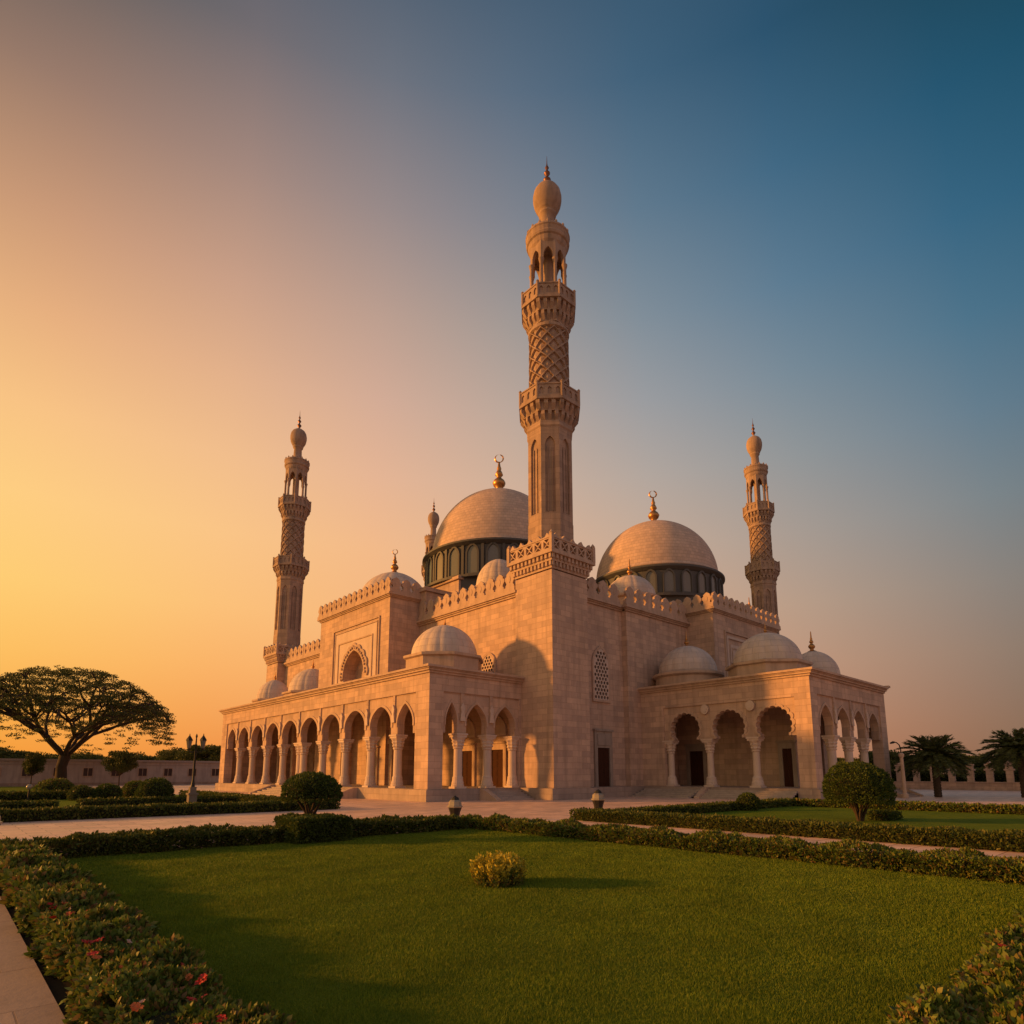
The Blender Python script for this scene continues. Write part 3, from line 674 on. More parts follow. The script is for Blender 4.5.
def corbels(b, cx, cy, z0, z1, r0, r1, tiers=3, n=24, square=False):
    h = (z1-z0)/tiers
    for k in range(tiers):
        ra = r0+(r1-r0)*(k+.15)/tiers; rb = r0+(r1-r0)*(k+1)/tiers
        if square: b.box(cx-ra, cx+ra, cy-ra, cy+ra, z0+h*k, z0+h*(k+1))
        else: b.lathe([(ra/math.cos(PI/8)*.97, 0), (ra/math.cos(PI/8)*1.0, h)], cx, cy, z0+h*k, 8, smooth=False, rot=PI/8)
        # little brackets
        if square:
            m_ = 11
            for s in range(4):
                for i in range(m_):
                    u = -rb+2*rb*(i+.5)/m_; d = rb/m_*.5
                    x0, x1, y0, y1 = (u-d, u+d, -rb, -ra+.02)
                    for _ in range(s): x0, x1, y0, y1 = -y1, -y0, x0, x1
                    b.box(cx+min(x0,x1), cx+max(x0,x1), cy+min(y0,y1), cy+max(y0,y1), z0+h*(k+.35), z0+h*(k+1)+.0)
        else:
            for i in range(n):
                a = 2*PI*(i+.5*(k % 2))/n; ap = PI/8; q = ((a+ap) % (PI/4))-ap; f = 1/math.cos(q)
                ra2, rb2 = ra*f, rb*f; wd = 2*PI*rb/n*.26
                c_, s_ = math.cos(a), math.sin(a)
                pts = [(ra2-.05, z0+h*(k+.1)), (rb2-.02, z0+h*(k+.6)), (rb2-.02, z0+h*(k+1)), (ra2-.05, z0+h*(k+1))]
                vs = [(cx+p*c_-q_*s_, cy+p*s_+q_*c_, z) for q_ in (-wd, wd) for p, z in pts]
                b.add(vs, [(0,1,2,3),(7,6,5,4),(0,4,5,1),(1,5,6,2),(2,6,7,3),(3,7,4,0)])
def oct_parapet(b, cx, cy, z0, z1, r):
    """eight pierced panels and knob posts"""
    R_ = r/math.cos(PI/8); cs = octo(R_)
    for i in range(8):
        (x0, y0), (x1, y1) = cs[i], cs[(i+1) % 8]; l = math.hypot(x1-x0, y1-y0); ux, uy = (x1-x0)/l, (y1-y0)/l; nx, ny = uy, -ux
        tf = lambda u, z, n: (cx+x0+ux*u+nx*n, cy+y0+uy*u+ny*n, z)
        H = z1-z0; hs = []
        for k in range(3):
            uc = l*(k+.5)/3; hs.append([(uc-.16, z0+.28), (uc+.16, z0+.28), (uc+.16, z0+H*.62), (uc, z0+H*.76), (uc-.16, z0+H*.62)])
        b.plate([rect(0, l, z0, z1-.12)]+hs, -.10, 0, 0, tf); b.plate([rect(.05, l-.05, z0, z1-.12)], -.16, -.10, 0, tf)
        b.plate([rect(0, l, z1-.12, z1)], -.18, .06, 0, tf); b.plate([rect(0, l, z0, z0+.16)], 0, .06, 0, tf)
        b.lathe([(.12,0),(.12,z1-z0+.06),(.15,z1-z0+.1),(.1,z1-z0+.2),(.02,z1-z0+.28)], cx+x0, cy+y0, z0, 8, smooth=False)
TRIM_SHADE = stone('shade_darkened_trim', (.43, .305, .235), blocks=False, var=.24, stain=.5)  # minaret trim darkened, shade put into the colour, plus heavier rain streaks
MST = stone('minaret_stone', (.47, .335, .26), bw=1.0, bh=.5, var=.18)
def minaret(cx, cy, zt):
    """built once at the near corner; zt = terrace height of its square base"""
    b = MB(); b.box(cx-2.1, cx+2.1, cy-2.1, cy+2.1, -.1, zt-1.45)
    root = b.build('minaret', STONE, MO, loc=(cx, cy, 0))
    b = MB(); corbels(b, cx, cy, zt-1.35, zt-.25, 2.12, 2.5, 2, square=True); b.box(cx-2.62, cx+2.62, cy-2.62, cy+2.62, zt-.25, zt)
    for s in range(4):
        def tf(u, z, n, s=s):
            x, y = u, -2.52-n
            for _ in range(s): x, y = -y, x
            return (cx+x, cy+y, z)
        hs = []
        for k in range(5):
            uc = -2.0+k*1.0
            hs.append([(uc-.38, zt+.2), (uc-.02, zt+.5), (uc-.38, zt+.8)]); hs.append([(uc+.38, zt+.2), (uc+.38, zt+.8), (uc+.02, zt+.5)]); hs.append([(uc-.3, zt+.16), (uc+.3, zt+.16), (uc, zt+.42)]); hs.append([(uc-.3, zt+.9), (uc, zt+.6), (uc+.3, zt+.9)])
        top = [(-2.52, zt), (2.52, zt)]; prof = []
        for k in range(5):
            uc = 2.52-5.04*k/5
            prof += [(uc-.02, zt+1.12), (uc-.26, zt+1.16), (uc-.5, zt+1.45), (uc-.74, zt+1.16), (uc-.98, zt+1.12)]
        b.plate([top+prof]+hs, -.2, 0, 0, tf); b.plate([top+prof], -.27, -.2, 0, tf)
        b.plate([rect(-2.5, 2.5, zt+1.0, zt+1.08)], 0, .05, 0, tf)
    for x in (-2.48, 2.48):
        for y in (-2.48, 2.48): b.box(cx+x-.15, cx+x+.15, cy+y-.15, cy+y+.15, zt, zt+1.3); b.lathe([(.16,0),(.2,.06),(.12,.2),(.01,.34)], cx+x, cy+y, zt+1.3, 8, smooth=False)
    b.build('terrace', TRIM, root)
    Z = 0.0
    b = MB(); c = 1/math.cos(PI/8)
    b.lathe([(1.68*c, Z+19), (1.68*c, Z+31.2)], cx, cy, 0, 8, smooth=False, rot=PI/8)
    b.lathe([(2.0*c, Z+19.2), (2.0*c, Z+20.5), (1.88*c, Z+20.8), (1.88*c, Z+22.3)], cx, cy, 0, 8, smooth=False, rot=PI/8)
    b.lathe([(1.86*c, Z+30.3), (1.86*c, Z+30.6), (1.95*c, Z+30.75), (1.9*c, Z+31.2)], cx, cy, 0, 8, smooth=False, rot=PI/8)
    cs = octo(1.85*c)
    for i in range(8):
        (x0, y0), (x1, y1) = cs[i], cs[(i+1) % 8]; l = math.hypot(x1-x0, y1-y0); ux, uy = (x1-x0)/l, (y1-y0)/l; nx, ny = uy, -ux
        tf = lambda u, z, n: (cx+x0+ux*u+nx*n, cy+y0+uy*u+ny*n, z+Z)
        op = pointed(l/2, .42, 29.0, 29.8, 8, 1.0); ho = [(op[0][0], 23.1)] + op + [(op[-1][0], 23.1)]
        b.plate([rect(0, l, 22.3, 30.3), ho], -.16, 0, 0, tf)
        b.tube([tf(l/2-.19, 23.2, -.12), tf(l/2-.19, 28.9, -.12)], .05, 6); b.tube([tf(l/2+.19, 23.2, -.12), tf(l/2+.19, 28.9, -.12)], .05, 6)
    b.build('lower_shaft', MST, root)
    b = MB(); corbels(b, cx, cy, Z+31.1, Z+32.75, 1.9, 2.5, 2, 24); b.lathe([(2.6*c, 0), (2.6*c, .22)], cx, cy, Z+32.75, 8, smooth=False, rot=PI/8); oct_parapet(b, cx, cy, Z+32.95, Z+34.2, 2.5); b.build('balcony', TRIM_SHADE, root)
    b = MB(); relief(b, cx, cy, Z+33, Z+40.3, 1.68, 0); b.lathe([(1.66, 0), (1.82, .1), (1.82, .35), (1.7, .5)], cx, cy, Z+40.1, 32, smooth=False); b.build('patterned_shaft', TRIM_SHADE, root)
    b = MB(); corbels(b, cx, cy, Z+40.6, Z+42.4, 1.7, 2.28, 2, 24); b.lathe([(2.38*c, 0), (2.38*c, .22)], cx, cy, Z+42.4, 8, smooth=False, rot=PI/8); oct_parapet(b, cx, cy, Z+42.6, Z+43.85, 2.28); b.build('balcony', TRIM_SHADE, root)
    # open lantern with eight arches
    Z = -1.15
    b = MB(); cs = octo(1.58*c)
    b.lathe([(1.7*c, 43.7), (1.7*c, 45.3)], cx, cy, Z, 8, smooth=False, rot=PI/8)
    for i in range(8):
        (x0, y0), (x1, y1) = cs[i], cs[(i+1) % 8]; l = math.hypot(x1-x0, y1-y0); ux, uy = (x1-x0)/l, (y1-y0)/l; nx, ny = uy, -ux
        tf = lambda u, z, n: (cx+x0+ux*u+nx*n, cy+y0+uy*u+ny*n, z+Z)
        op = pointed(l/2, .40, 48.4, 49.2, 8, 1.0)
        b.plate([[(0, 48.0), (op[-1][0], 48.0)] + list(reversed(op)) + [(op[0][0], 48.0), (l, 48.0), (l, 50.0), (0, 50.0)]], -.3, 0, 0, tf)
        b.lathe([(.24, 45.2), (.24, 45.5), (.17, 45.6), (.16, 47.6), (.24, 47.9), (.27, 48.05)], cx+x0*.93, cy+y0*.93, Z, 10)
    b.lathe([(.01, 49.3), (1.5, 49.5), (1.72, 49.9), (1.80, 50.3), (1.92, 50.4), (1.98, 50.6), (1.9, 50.75), (1.96, 51.1), (2.03, 51.2), (1.99, 51.4), (1.6, 51.42), (1.0, 51.5)], cx, cy, Z, 32, smooth=False)
    for i in range(16):
        a = 2*PI*i/16; b.lathe([(.12, 51.35), (.13, 51.52), (.03, 51.7)], cx+1.9*math.cos(a), cy+1.9*math.sin(a), Z, 6, smooth=False)
    b.lathe([(.5, 44), (.5, 49.5)], cx, cy, Z, 12)
    b.build('lantern', TRIM_SHADE, root); Z = 0.0
    b = MB(); b.lathe([(1.05, 50.3), (.85, 50.6), (.68, 50.9), (.62, 52.45), (.80, 52.6), (.82, 52.75), (.74, 52.85), (.90, 52.95), (.93, 53.1), (1.08, 53.3), (1.22, 53.65), (1.31, 54.1), (1.32, 54.55), (1.22, 55.05), (.98, 55.45), (.56, 55.76), (.22, 55.9), (.14, 56.1)], cx, cy, Z, 32)
    b.build('bulb', TRIM_SHADE, root)
    b = MB(); b.lathe([(.34, 55.7), (.2, 55.95), (.14, 56.1), (.34, 56.4), (.36, 56.5), (.14, 56.75), (.11, 56.9), (.28, 57.15), (.29, 57.22), (.12, 57.45), (.08, 57.6), (.19, 57.8), (.07, 58.05), (.04, 58.3), (.01, 59.1)], cx, cy, Z, 12); b.build('finial', BRONZE, root)
    return root
M0 = minaret(36.3, 35.05, 19.3); M0['label'] = 'tallest looking minaret at the near corner of the hall'
def copy_min(x, y, dz, sz, lab, sxy=.93):
    o = copy_tree(M0, MO); o.location = Vector((x, y, 0)) - Vector(MO.location); o.scale = (sxy, sxy, sz); o['label'] = lab; return o
copy_min(35.3, 86.7, 0, .957, 'minaret at the far left corner against the orange sky', .90)
mr = copy_min(94.2, 44.2, 0, 1.02, 'minaret at the far right corner against the grey blue sky')
copy_min(73.5, 105.8, 0, 1.03, 'far minaret, only its tip showing left of the larger great dome')

# ------------------------------------------------------------------ vegetation
def rnd(n, s=1.0): return RNG.normal(0, s, (n, 3))
def unit(v): return v/np.maximum(1e-9, np.linalg.norm(v, axis=1, keepdims=True))
def leaf_arrays(P_, Nrm, size, spread=.7, aspect=.5, sizevar=.35, droop=0.0, fine=False):
    """each leaf: a folded blade of two triangles, growing from P along a direction near Nrm"""
    n = len(P_); d = unit(Nrm + rnd(n, spread)); d[:, 2] -= droop; d = unit(d)
    s = unit(np.cross(d, rnd(n))); up = np.cross(s, d)
    L_ = (size*(1+RNG.uniform(-sizevar, sizevar, n)))[:, None]
    if fine:
        up = up*L_*.08; w_ = s*L_*aspect*.5
        v = [P_, P_+d*L_*.3+w_*.8+up, P_+d*L_*.62+w_+up*.8, P_+d*L_-up*1.2, P_+d*L_*.62-w_+up*.8, P_+d*L_*.3-w_*.8+up]
        V = np.stack(v, 1).reshape(-1, 3); i = np.arange(n)[:, None]*6
        F = np.concatenate([i+np.array([[0, 1, 5]]), i+np.array([[1, 2, 4]]), i+np.array([[1, 4, 5]]), i+np.array([[2, 3, 4]])], 1).reshape(-1, 3)
        return V, F
    a = P_; c_ = P_ + d*L_; m_ = P_ + d*L_*.45 + up*L_*.10
    l = m_ + s*L_*aspect*.5; r = m_ - s*L_*aspect*.5
    V = np.stack([a, l, c_, r], 1).reshape(-1, 3); i = np.arange(n)[:, None]*4
    F = np.concatenate([i+np.array([[0, 1, 2]]), i+np.array([[0, 2, 3]])], 1).reshape(-1, 3)
    return V, F
def vnoise(P_, sc_, seed=0):
    """cheap smooth noise in [-1,1] from summed sines"""
    r = np.random.default_rng(seed+11); o = np.zeros(len(P_))
    for k in range(6):
        w_ = r.normal(0, 1, 3)*sc_*(1+.45*k); o += np.sin(P_@w_ + r.uniform(0, 6.28))/(1+.5*k)
    return o/2.6
def combine(parts):
    Vs = []; Fs = []; Ms = []; o = 0
    for V, F, mi in parts: Vs.append(V); Fs.append(F+o); Ms.append(np.full(len(F), mi)); o += len(V)
    return np.concatenate(Vs), np.concatenate(Fs), np.concatenate(Ms)
def grid_box(x0, x1, y0, y1, z0, z1):
    V = np.array([(x0,y0,z0),(x1,y0,z0),(x1,y1,z0),(x0,y1,z0),(x0,y0,z1),(x1,y0,z1),(x1,y1,z1),(x0,y1,z1)], float)
    F = np.array([(0,2,1),(0,3,2),(4,5,6),(4,6,7),(0,1,5),(0,5,4),(1,2,6),(1,6,5),(2,3,7),(2,7,6),(3,0,4),(3,4,7)])
    return V, F
CAMP = np.array([0, 0, CH])
def hedge(x0, x1, y0, y1, h, label, size=.05, dens=1400, mat=LEAF, group=None, lump=.06, ref=12.0, seed=1, z0=.02, name='hedge', core=.82, fine=False):
    """leafy clipped hedge; leaves thin out and grow a little with distance"""
    faces = [('t', (x1-x0)*(y1-y0)), ('a', (y1-y0)*h), ('b', (y1-y0)*h), ('c', (x1-x0)*h), ('d', (x1-x0)*h)]
    parts = []
    ip = min(.12, (x1-x0)*.2, (y1-y0)*.2)
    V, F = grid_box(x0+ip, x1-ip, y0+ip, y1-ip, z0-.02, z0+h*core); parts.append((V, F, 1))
    for k, A in faces:
        n = int(A*dens); u, v = RNG.random(n), RNG.random(n)
        if k == 't': P_ = np.stack([x0+(x1-x0)*u, y0+(y1-y0)*v, np.full(n, z0+h)], 1); nr = (0, 0, 1)
        elif k == 'a': P_ = np.stack([np.full(n, x0), y0+(y1-y0)*u, z0+h*v], 1); nr = (-1, 0, .3)
        elif k == 'b': P_ = np.stack([np.full(n, x1), y0+(y1-y0)*u, z0+h*v], 1); nr = (1, 0, .3)
        elif k == 'c': P_ = np.stack([x0+(x1-x0)*u, np.full(n, y0), z0+h*v], 1); nr = (0, -1, .3)
        else: P_ = np.stack([x0+(x1-x0)*u, np.full(n, y1), z0+h*v], 1); nr = (0, 1, .3)
        dist = np.linalg.norm(P_-CAMP, axis=1); keep = RNG.random(n) < np.clip((ref/dist)**1.6, .05, 1); P_ = P_[keep]; dist = dist[keep]
        if not len(P_): continue
        Nn = np.tile(np.array(nr, float), (len(P_), 1)); Nn = unit(Nn)
        # soften the edges of the box and make it lumpy
        cen = np.array([(x0+x1)/2, (y0+y1)/2, z0+h*.4]); hw = np.array([(x1-x0)/2, (y1-y0)/2, h*.6]); q = np.abs(P_-cen)/hw
        edge = np.clip(np.sort(q, axis=1)[:, 1]-.78, 0, 1)*.5*min(h, .8)*.5
        b_ = vnoise(P_, 3.2, seed)*lump + vnoise(P_, 9.0, seed+5)*lump*.6 - edge - np.abs(RNG.normal(0, .035, len(P_)))
        P_ = P_ + Nn*b_[:, None]; P_[:, 2] = np.maximum(P_[:, 2], z0)
        sz = size*np.clip((dist/ref)**.8, 1, 4)
        V, F = leaf_arrays(P_, Nn+np.array([0, 0, .25]), sz, .85 if fine else .75, .46 if fine else .55, fine=fine); parts.append((V, F, 0))
    V, F, mi = combine(parts)
    loc = np.array([(x0+x1)/2, (y0+y1)/2, z0]); o = fast_mesh(name, V-loc, F, [mat, CORE], mi, loc=tuple(loc))
    return tag(o, label, 'hedge', group)
def flower_mesh(r, seed):
    rr = random.Random(seed); b = MB()
    for j in range(3):
        cx, cy, cz = rr.uniform(-r, r)*.6, rr.uniform(-r, r)*.6, rr.uniform(0, r)*.5
        for i in range(5):
            a = 2*PI*i/5+rr.random(); c_, s_ = math.cos(a), math.sin(a); q = r*.75
            b.add([(cx, cy, cz), (cx+c_*q*.6-s_*q*.4, cy+s_*q*.6+c_*q*.4, cz+q*.35), (cx+c_*q, cy+s_*q, cz+q*.25), (cx+c_*q*.6+s_*q*.4, cy+s_*q*.6-c_*q*.4, cz+q*.3)], [(0,1,2,3)])
    return b
H1 = hedge(1.08, 1.78, -1.0, 17.3, .29, 'broad foreground hedge with reddish flowers running along the stone walk on the left', .052, 8500, LEAFF, None, .13, 5.0, 3, fine=True)
H2 = hedge(4.2, 11.8, .3, 1.42, .40, 'leafy flowering hedge at the lower right corner with red and orange blossoms', .052, 8500, LEAFF, None, .13, 5.0, 4, fine=True)
fm = {}
for nm, mt, r in (('r', PETR, .030), ('o', PETO, .026), ('p', PETP, .02)):
    fb = flower_mesh(r, 3); o = fb.build('flower', mt); fm[nm] = o.data; bpy.data.objects.remove(o)
def flowers(H, x0, x1, y0, y1, zt, n, seed, spots=()):
    rr = random.Random(seed); L_ = list(spots)
    for i in range(n): L_.append((rr.uniform(x0, x1), y0+(y1-y0)*rr.random()**1.3, zt+rr.uniform(-.02, .05), rr.choice('rrooopp')))
    for x, y, z, k in L_:
        o = bpy.data.objects.new('flower', fm[k]); COL.objects.link(o); o.parent = H; o.location = Vector((x, y, z)) - WORLD(H)
        o.rotation_euler = (rr.uniform(-.5, .5), rr.uniform(-.5, .5), rr.uniform(0, 6)); s = rr.uniform(.8, 1.7); o.scale = (s, s, s)
flowers(H1, 1.1, 1.7, 3.0, 15, .33, 110, 5); flowers(H2, 4.4, 11, .6, 1.4, .42, 70, 6)
HA = hedge(1.2, 13.6, 17.25, 18.05, .42, 'low clipped hedge with pale flowers along the back of the front lawn, left half', .06, 2500, LEAF, 'low lawn hedges', .11, 12, 8)
rr2 = random.Random(3); flowers(HA, 1, 2, 17, 17.1, .3, 0, 1, [(rr2.uniform(2, 13), 17.18+rr2.uniform(-.03,.04), rr2.uniform(.05, .28), 'p') for _ in range(70)])
hedge(13.9, 14.6, -6, 18.0, .35, 'low clipped hedge bordering the front lawn on the right beside the path', .06, 2600, LEAFF, 'low lawn hedges', .12, 12, 9)
hedge(19.85, 20.7, -12, 18.2, .38, 'low hedge on the far side of the path in front of the right lawn', .07, 1500, LEAF, 'low lawn hedges', .06, 16, 10)
hedge(20.9, 37.6, 16.7, 17.4, .36, 'dark low hedge running back to the right porch steps', .08, 900, LEAF, 'low lawn hedges', .05, 20, 11)
hedge(37.7, 38.5, -30, 17.5, .36, 'low hedge closing the back of the right lawn before the plaza', .08, 900, LEAFF, 'low lawn hedges', .05, 20, 12)
hedge(-8, 16.6, 32.3, 33.2, .42, 'long low hedge across the plaza walkway in front of the left garden', .08, 900, LEAF, 'left garden hedges', .05, 18, 13)
hedge(-8, 4.9, 40.5, 41.3, .45, 'second low hedge in the left garden, left piece', .08, 700, LEAF, 'left garden hedges', .05, 20, 14)
hedge(6.1, 14.6, 42.0, 42.8, .45, 'second low hedge in the left garden under the round bushes', .08, 700, LEAF, 'left garden hedges', .05, 20, 15)
hedge(-8, 8.6, 57.5, 58.6, .5, 'far low hedge in the left garden behind the bollard lamp', .1, 600, LEAF, 'left garden hedges', .05, 22, 16)
hedge(9, 16.5, 66, 67.2, .5, 'farthest low hedge of the left garden in front of the long building', .1, 600, LEAF, 'left garden hedges', .05, 22, 17)
hedge(15.8, 16.6, 33.3, 60, .36, 'low hedge edging the left garden towards the mosque steps', .08, 700, LEAF, 'left garden hedges', .05, 20, 18)
hedge(7.3, 8.95, 16.55, 18.1, .68, 'square clipped hedge block under the ball shaped tree at the back of the front lawn', .055, 2600, LEAFB, None, .04, 14, 19)

def ball(cx, cy, z0, rx, rz, label, cat='bush', size=.05, dens=1500, mat=LEAFB, stems=0, stem_h=.5, name='round_bush', lump=.05, seed=1, ref=14., flat=.62, group=None):
    root = empty(name, (cx, cy, z0), label, cat, group)
    n = int(4*PI*rx*rz*dens); d = unit(rnd(n)); d = d[d[:, 2] > -flat]
    c_ = np.array([cx, cy, z0+stem_h+rz*(.6 if stems else .45)])
    dist = np.linalg.norm(c_-CAMP); k = min(1, (ref/dist)**1.6); d = d[RNG.random(len(d)) < k]
    P_ = c_ + d*np.array([rx, rx, rz])*(1+lump*vnoise(d*2.2, 2.0, seed)+lump*.7*vnoise(d*6, 2.0, seed+3)-np.abs(RNG.normal(0, .045, len(d))))[:, None]
    P_[:, 2] = np.maximum(P_[:, 2], z0+.03)
    V, F = leaf_arrays(P_, d+np.array([0, 0, .2]), np.full(len(P_), size*max(1, (dist/ref)**.8)), .7, .55)
    # inner dark twig body
    g = unit(rnd(500)); 
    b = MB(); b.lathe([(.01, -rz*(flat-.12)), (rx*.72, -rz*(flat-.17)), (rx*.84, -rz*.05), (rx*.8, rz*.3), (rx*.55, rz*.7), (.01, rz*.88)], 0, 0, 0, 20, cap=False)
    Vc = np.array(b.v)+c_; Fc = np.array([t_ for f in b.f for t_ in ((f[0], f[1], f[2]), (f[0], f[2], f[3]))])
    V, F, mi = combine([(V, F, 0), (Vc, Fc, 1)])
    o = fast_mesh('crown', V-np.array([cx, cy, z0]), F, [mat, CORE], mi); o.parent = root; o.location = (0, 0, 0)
    if stems:
        rr = random.Random(seed); b = MB()
        for i in range(stems):
            a = 2*PI*i/stems+rr.random()*.5; q = rx*rr.uniform(.3, .62)
            b.tube([(.07*math.cos(a), .07*math.sin(a), -.03), (q*.3*math.cos(a), q*.3*math.sin(a), stem_h*.5), (q*math.cos(a+.2), q*math.sin(a+.2), stem_h+rz*.45)], [.05, .04, .025], 6)
        s = b.build('trunk', BARK); s.parent = root; s.location = (0, 0, 0)
    return root
ball(8.15, 17.6, .6, .82, .60, 'dark ball shaped topiary tree standing in the clipped hedge block by the front lawn', 'tree', .05, 2600, LEAFB, 6, .36, 'topiary_tree', .07, 21, flat=.35)
ball(27.7, 9.65, .02, 1.27, 1.08, 'large round bush on bare stems on the right lawn', 'bush', .06, 1700, LEAFB, 14, .62, 'round_bush', .09, 22, 20, flat=.52)
hedge(28.6, 30.2, 8.9, 9.7, .32, 'small low mound of leaves right of the large round bush', .06, 1300, LEAFB, None, .05, 18, 23, name='shrub')
ball(31.6, 16.4, .02, .55, .50, 'small yellowish green ball bush by the right porch steps', 'bush', .06, 1500, LEAFB, 0, .15, 'round_bush', .04, 23, 20)
# yellow shrub on the lawn
YS = empty('shrub', (7.36, 8.42, .03), 'yellow leaved shrub standing alone on the front lawn', 'shrub')
Ps = []; Ds = []; Lo = []
for k in range(170):
    a = RNG.uniform(0, 6.28); q = .40*math.sqrt(RNG.random()); bx, by = q*math.cos(a), q*math.sin(a); hh = RNG.uniform(.36, .56)*(1-.35*(q/.4)**3)
    tip = np.array([bx*1.28+RNG.normal(0, .03), by*1.28+RNG.normal(0, .03), hh]); m_ = 46
    for j in range(m_):
        f = j/m_; p = np.array([bx, by, 0])*(1-f)+tip*f; Ps.append(p+RNG.normal(0, .008, 3)); an = j*2.4+k; Ds.append((math.cos(an)*.8, math.sin(an)*.8, .55+f*.5)); Lo.append(f+RNG.normal(0, .18) < .5)
V, F = leaf_arrays(np.array(Ps), unit(np.array(Ds)), np.full(len(Ps), .062), .3, .42, fine=True)
o = fast_mesh('foliage', V, F, [LEAFY, LEAFF], np.repeat(np.array(Lo), 4).astype(int)); o.parent = YS; o.location = (0, 0, 0)
# left garden bushes
for x, y, r, rz, lab, mt in ((10.1, 43.6, 1.22, 1.15, 'largest dark round bush in the left garden, left of the twin lamp', LEAFB), (11.5, 55.5, 1.0, .95, 'small reddish round bush left of the largest garden bush', LEAFF), (9.55, 54.5, 1.05, .78, 'low green round bush in the middle of the left garden row', LEAFB), (8.0, 55.0, .95, .70, 'dark low round bush at the middle left of the garden row', LEAF), (7.4, 63.5, 1.6, 1.05, 'brownish wide round bush at the foot of the great spreading tree', LEAFF)):
    ball(x, y, .02, r*.84, rz*.9, lab, 'bush', .07, 1100, mt, 0, .10, 'round_bush', .06, int(x*10), 24, group='round bushes of the left garden')

# grass blades on the front lawn
def grass():
    n = 1700000; x = RNG.uniform(1.7, 13.9, n); y = RNG.uniform(1.2, 17.4, n)
    d = np.hypot(x, y); dep = x*ca+y*sa; lat = np.abs(x*sa-y*ca)
    keep = (RNG.random(n) < np.clip((6.0/d)**1.5, 0, 1)) & (dep > 2.5) & (lat < dep*.9+.6); x, y, d = x[keep], y[keep], d[keep]; n = len(x)
    P_ = np.stack([x, y, np.full(n, .028)], 1); hgt = (.018+.016*RNG.random(n))*(1+.4*vnoise(P_, 1.3, 2))*np.clip(d/6, 1, 2)**.5
    a = RNG.uniform(0, 6.28, n); wd = .0026*np.clip(d/5, 1, 4); s = np.stack([np.cos(a), np.sin(a), np.zeros(n)], 1)*wd[:, None]
    lean = rnd(n, .011); lean[:, 2] = 0
    V = np.stack([P_-s, P_+s, P_+lean+np.stack([np.zeros(n), np.zeros(n), hgt], 1)], 1).reshape(-1, 3)
    F = np.arange(3*n).reshape(-1, 3)
    m = leafmat('grass_blades', [(.08, .145, .008), (.14, .22, .012), (.20, .28, .016), (.30, .32, .028)], trans=.3, rough=.6)
    return tag(fast_mesh('grass', V, F, m), 'short mown green grass of the front lawn', 'grass', kind='stuff')
grass()

# trees
def tree_crown(pads, size, per, mat, flat=.35, loc=(0, 0, 0)):
    Ps = []; Ns = []
    for (x, y, z, r) in pads:
        n = int(per*r*r); q = unit(rnd(n))*(RNG.random(n)**.45)[:, None]; Ps.append(np.array([x, y, z])+q*np.array([r, r, r*flat])); Ns.append(q*np.array([.6, .6, .3])+np.array([0, 0, .6]))
    return leaf_arrays(np.concatenate(Ps), np.concatenate(Ns), np.full(sum(map(len, Ps)), size), .6, .6, .4)
def big_tree(cx, cy, H, Rw, label):
    root = empty('spreading_tree', (cx, cy, 0), label, 'tree'); rr = random.Random(5); b = MB(); pads = []
    b.tube([(0,0,-.3),(.15,.1,1.2),(.05,0,3.0),(.35,-.2,4.6)], [1.15,.78,.68,.74], 10)
    def crown_z(r): return H*(.99-.46*(r/Rw)**2.4)
    def grow(p, d, r, l, lev):
        p = Vector(p); d = Vector(d).normalized(); pts = [p]; rad = [r]
        for k in range(3):
            p = p + d*l/3; p.z = min(p.z, crown_z(math.hypot(p.x, p.y))-.35); rad.append(r*(1-.12*(k+1))); pts.append(p); d = (d + Vector((rr.uniform(-.16,.16), rr.uniform(-.16,.16), rr.uniform(-.02,.10)))).normalized()
        b.tube(pts, rad, 6 if lev > 1 else 8)
        hr = math.hypot(p.x, p.y)
        if lev >= 5 or p.z > crown_z(hr)-.5 or r < .03:
            pads.append((p.x, p.y, min(p.z, crown_z(hr)-.2), rr.uniform(.6, 1.1))); return
        if lev >= 3: pads.append((p.x, p.y, p.z+.2, rr.uniform(.5, .9)))
        n = 3 if lev < 3 else 2+(rr.random() < .55)
        a0 = rr.uniform(0, 6.28)
        for i in range(n):
            a = a0+2*PI*i/n+rr.uniform(-.4,.4); out = Vector((p.x, p.y, 0)); out = out.normalized() if out.length > .1 else Vector((0,0,0))
            s = .62 if lev < 2 else .75
            nd = d + Vector((math.cos(a)*s, math.sin(a)*s, .10)) + out*.34; nd.z *= .85
            grow(p, nd, r*.68, l*rr.uniform(.74,.92), lev+1)
    for i in range(7):
        a = 2*PI*i/7+.3+rr.uniform(-.2,.2); grow((.35,-.2,4.3), (math.cos(a)*.95, math.sin(a)*.95, .80+rr.uniform(-.2,.4)), .36, 5.0, 1)
    # canopy skin: flat pads under the umbrella surface, with gaps
    for i in range(1400):
        q = math.sqrt(rr.random()); a = rr.uniform(0, 6.28); r = Rw*q*.97*(1+.07*math.sin(a*5+1)); z = crown_z(r)-5.2*rr.random()**1.9-.3
        if math.sin(r*1.3+a*3.1)+math.sin(a*7.3-r*.6) > 1.45: continue
        pads.append((r*math.cos(a), r*math.sin(a), z, rr.uniform(.45, .95)))
    tr = b.build('trunk', BARK); tr.parent = root; tr.location = (0, 0, 0)
    V, F = tree_crown(pads, .20, 90, LEAFT, .26); o = fast_mesh('crown', V, F, LEAFT); o.parent = root; o.location = (0, 0, 0)
    return root
BT = big_tree(13.6, 113.2, 17.9, 14.8, 'great spreading rain tree with an umbrella crown in front of the long low building')

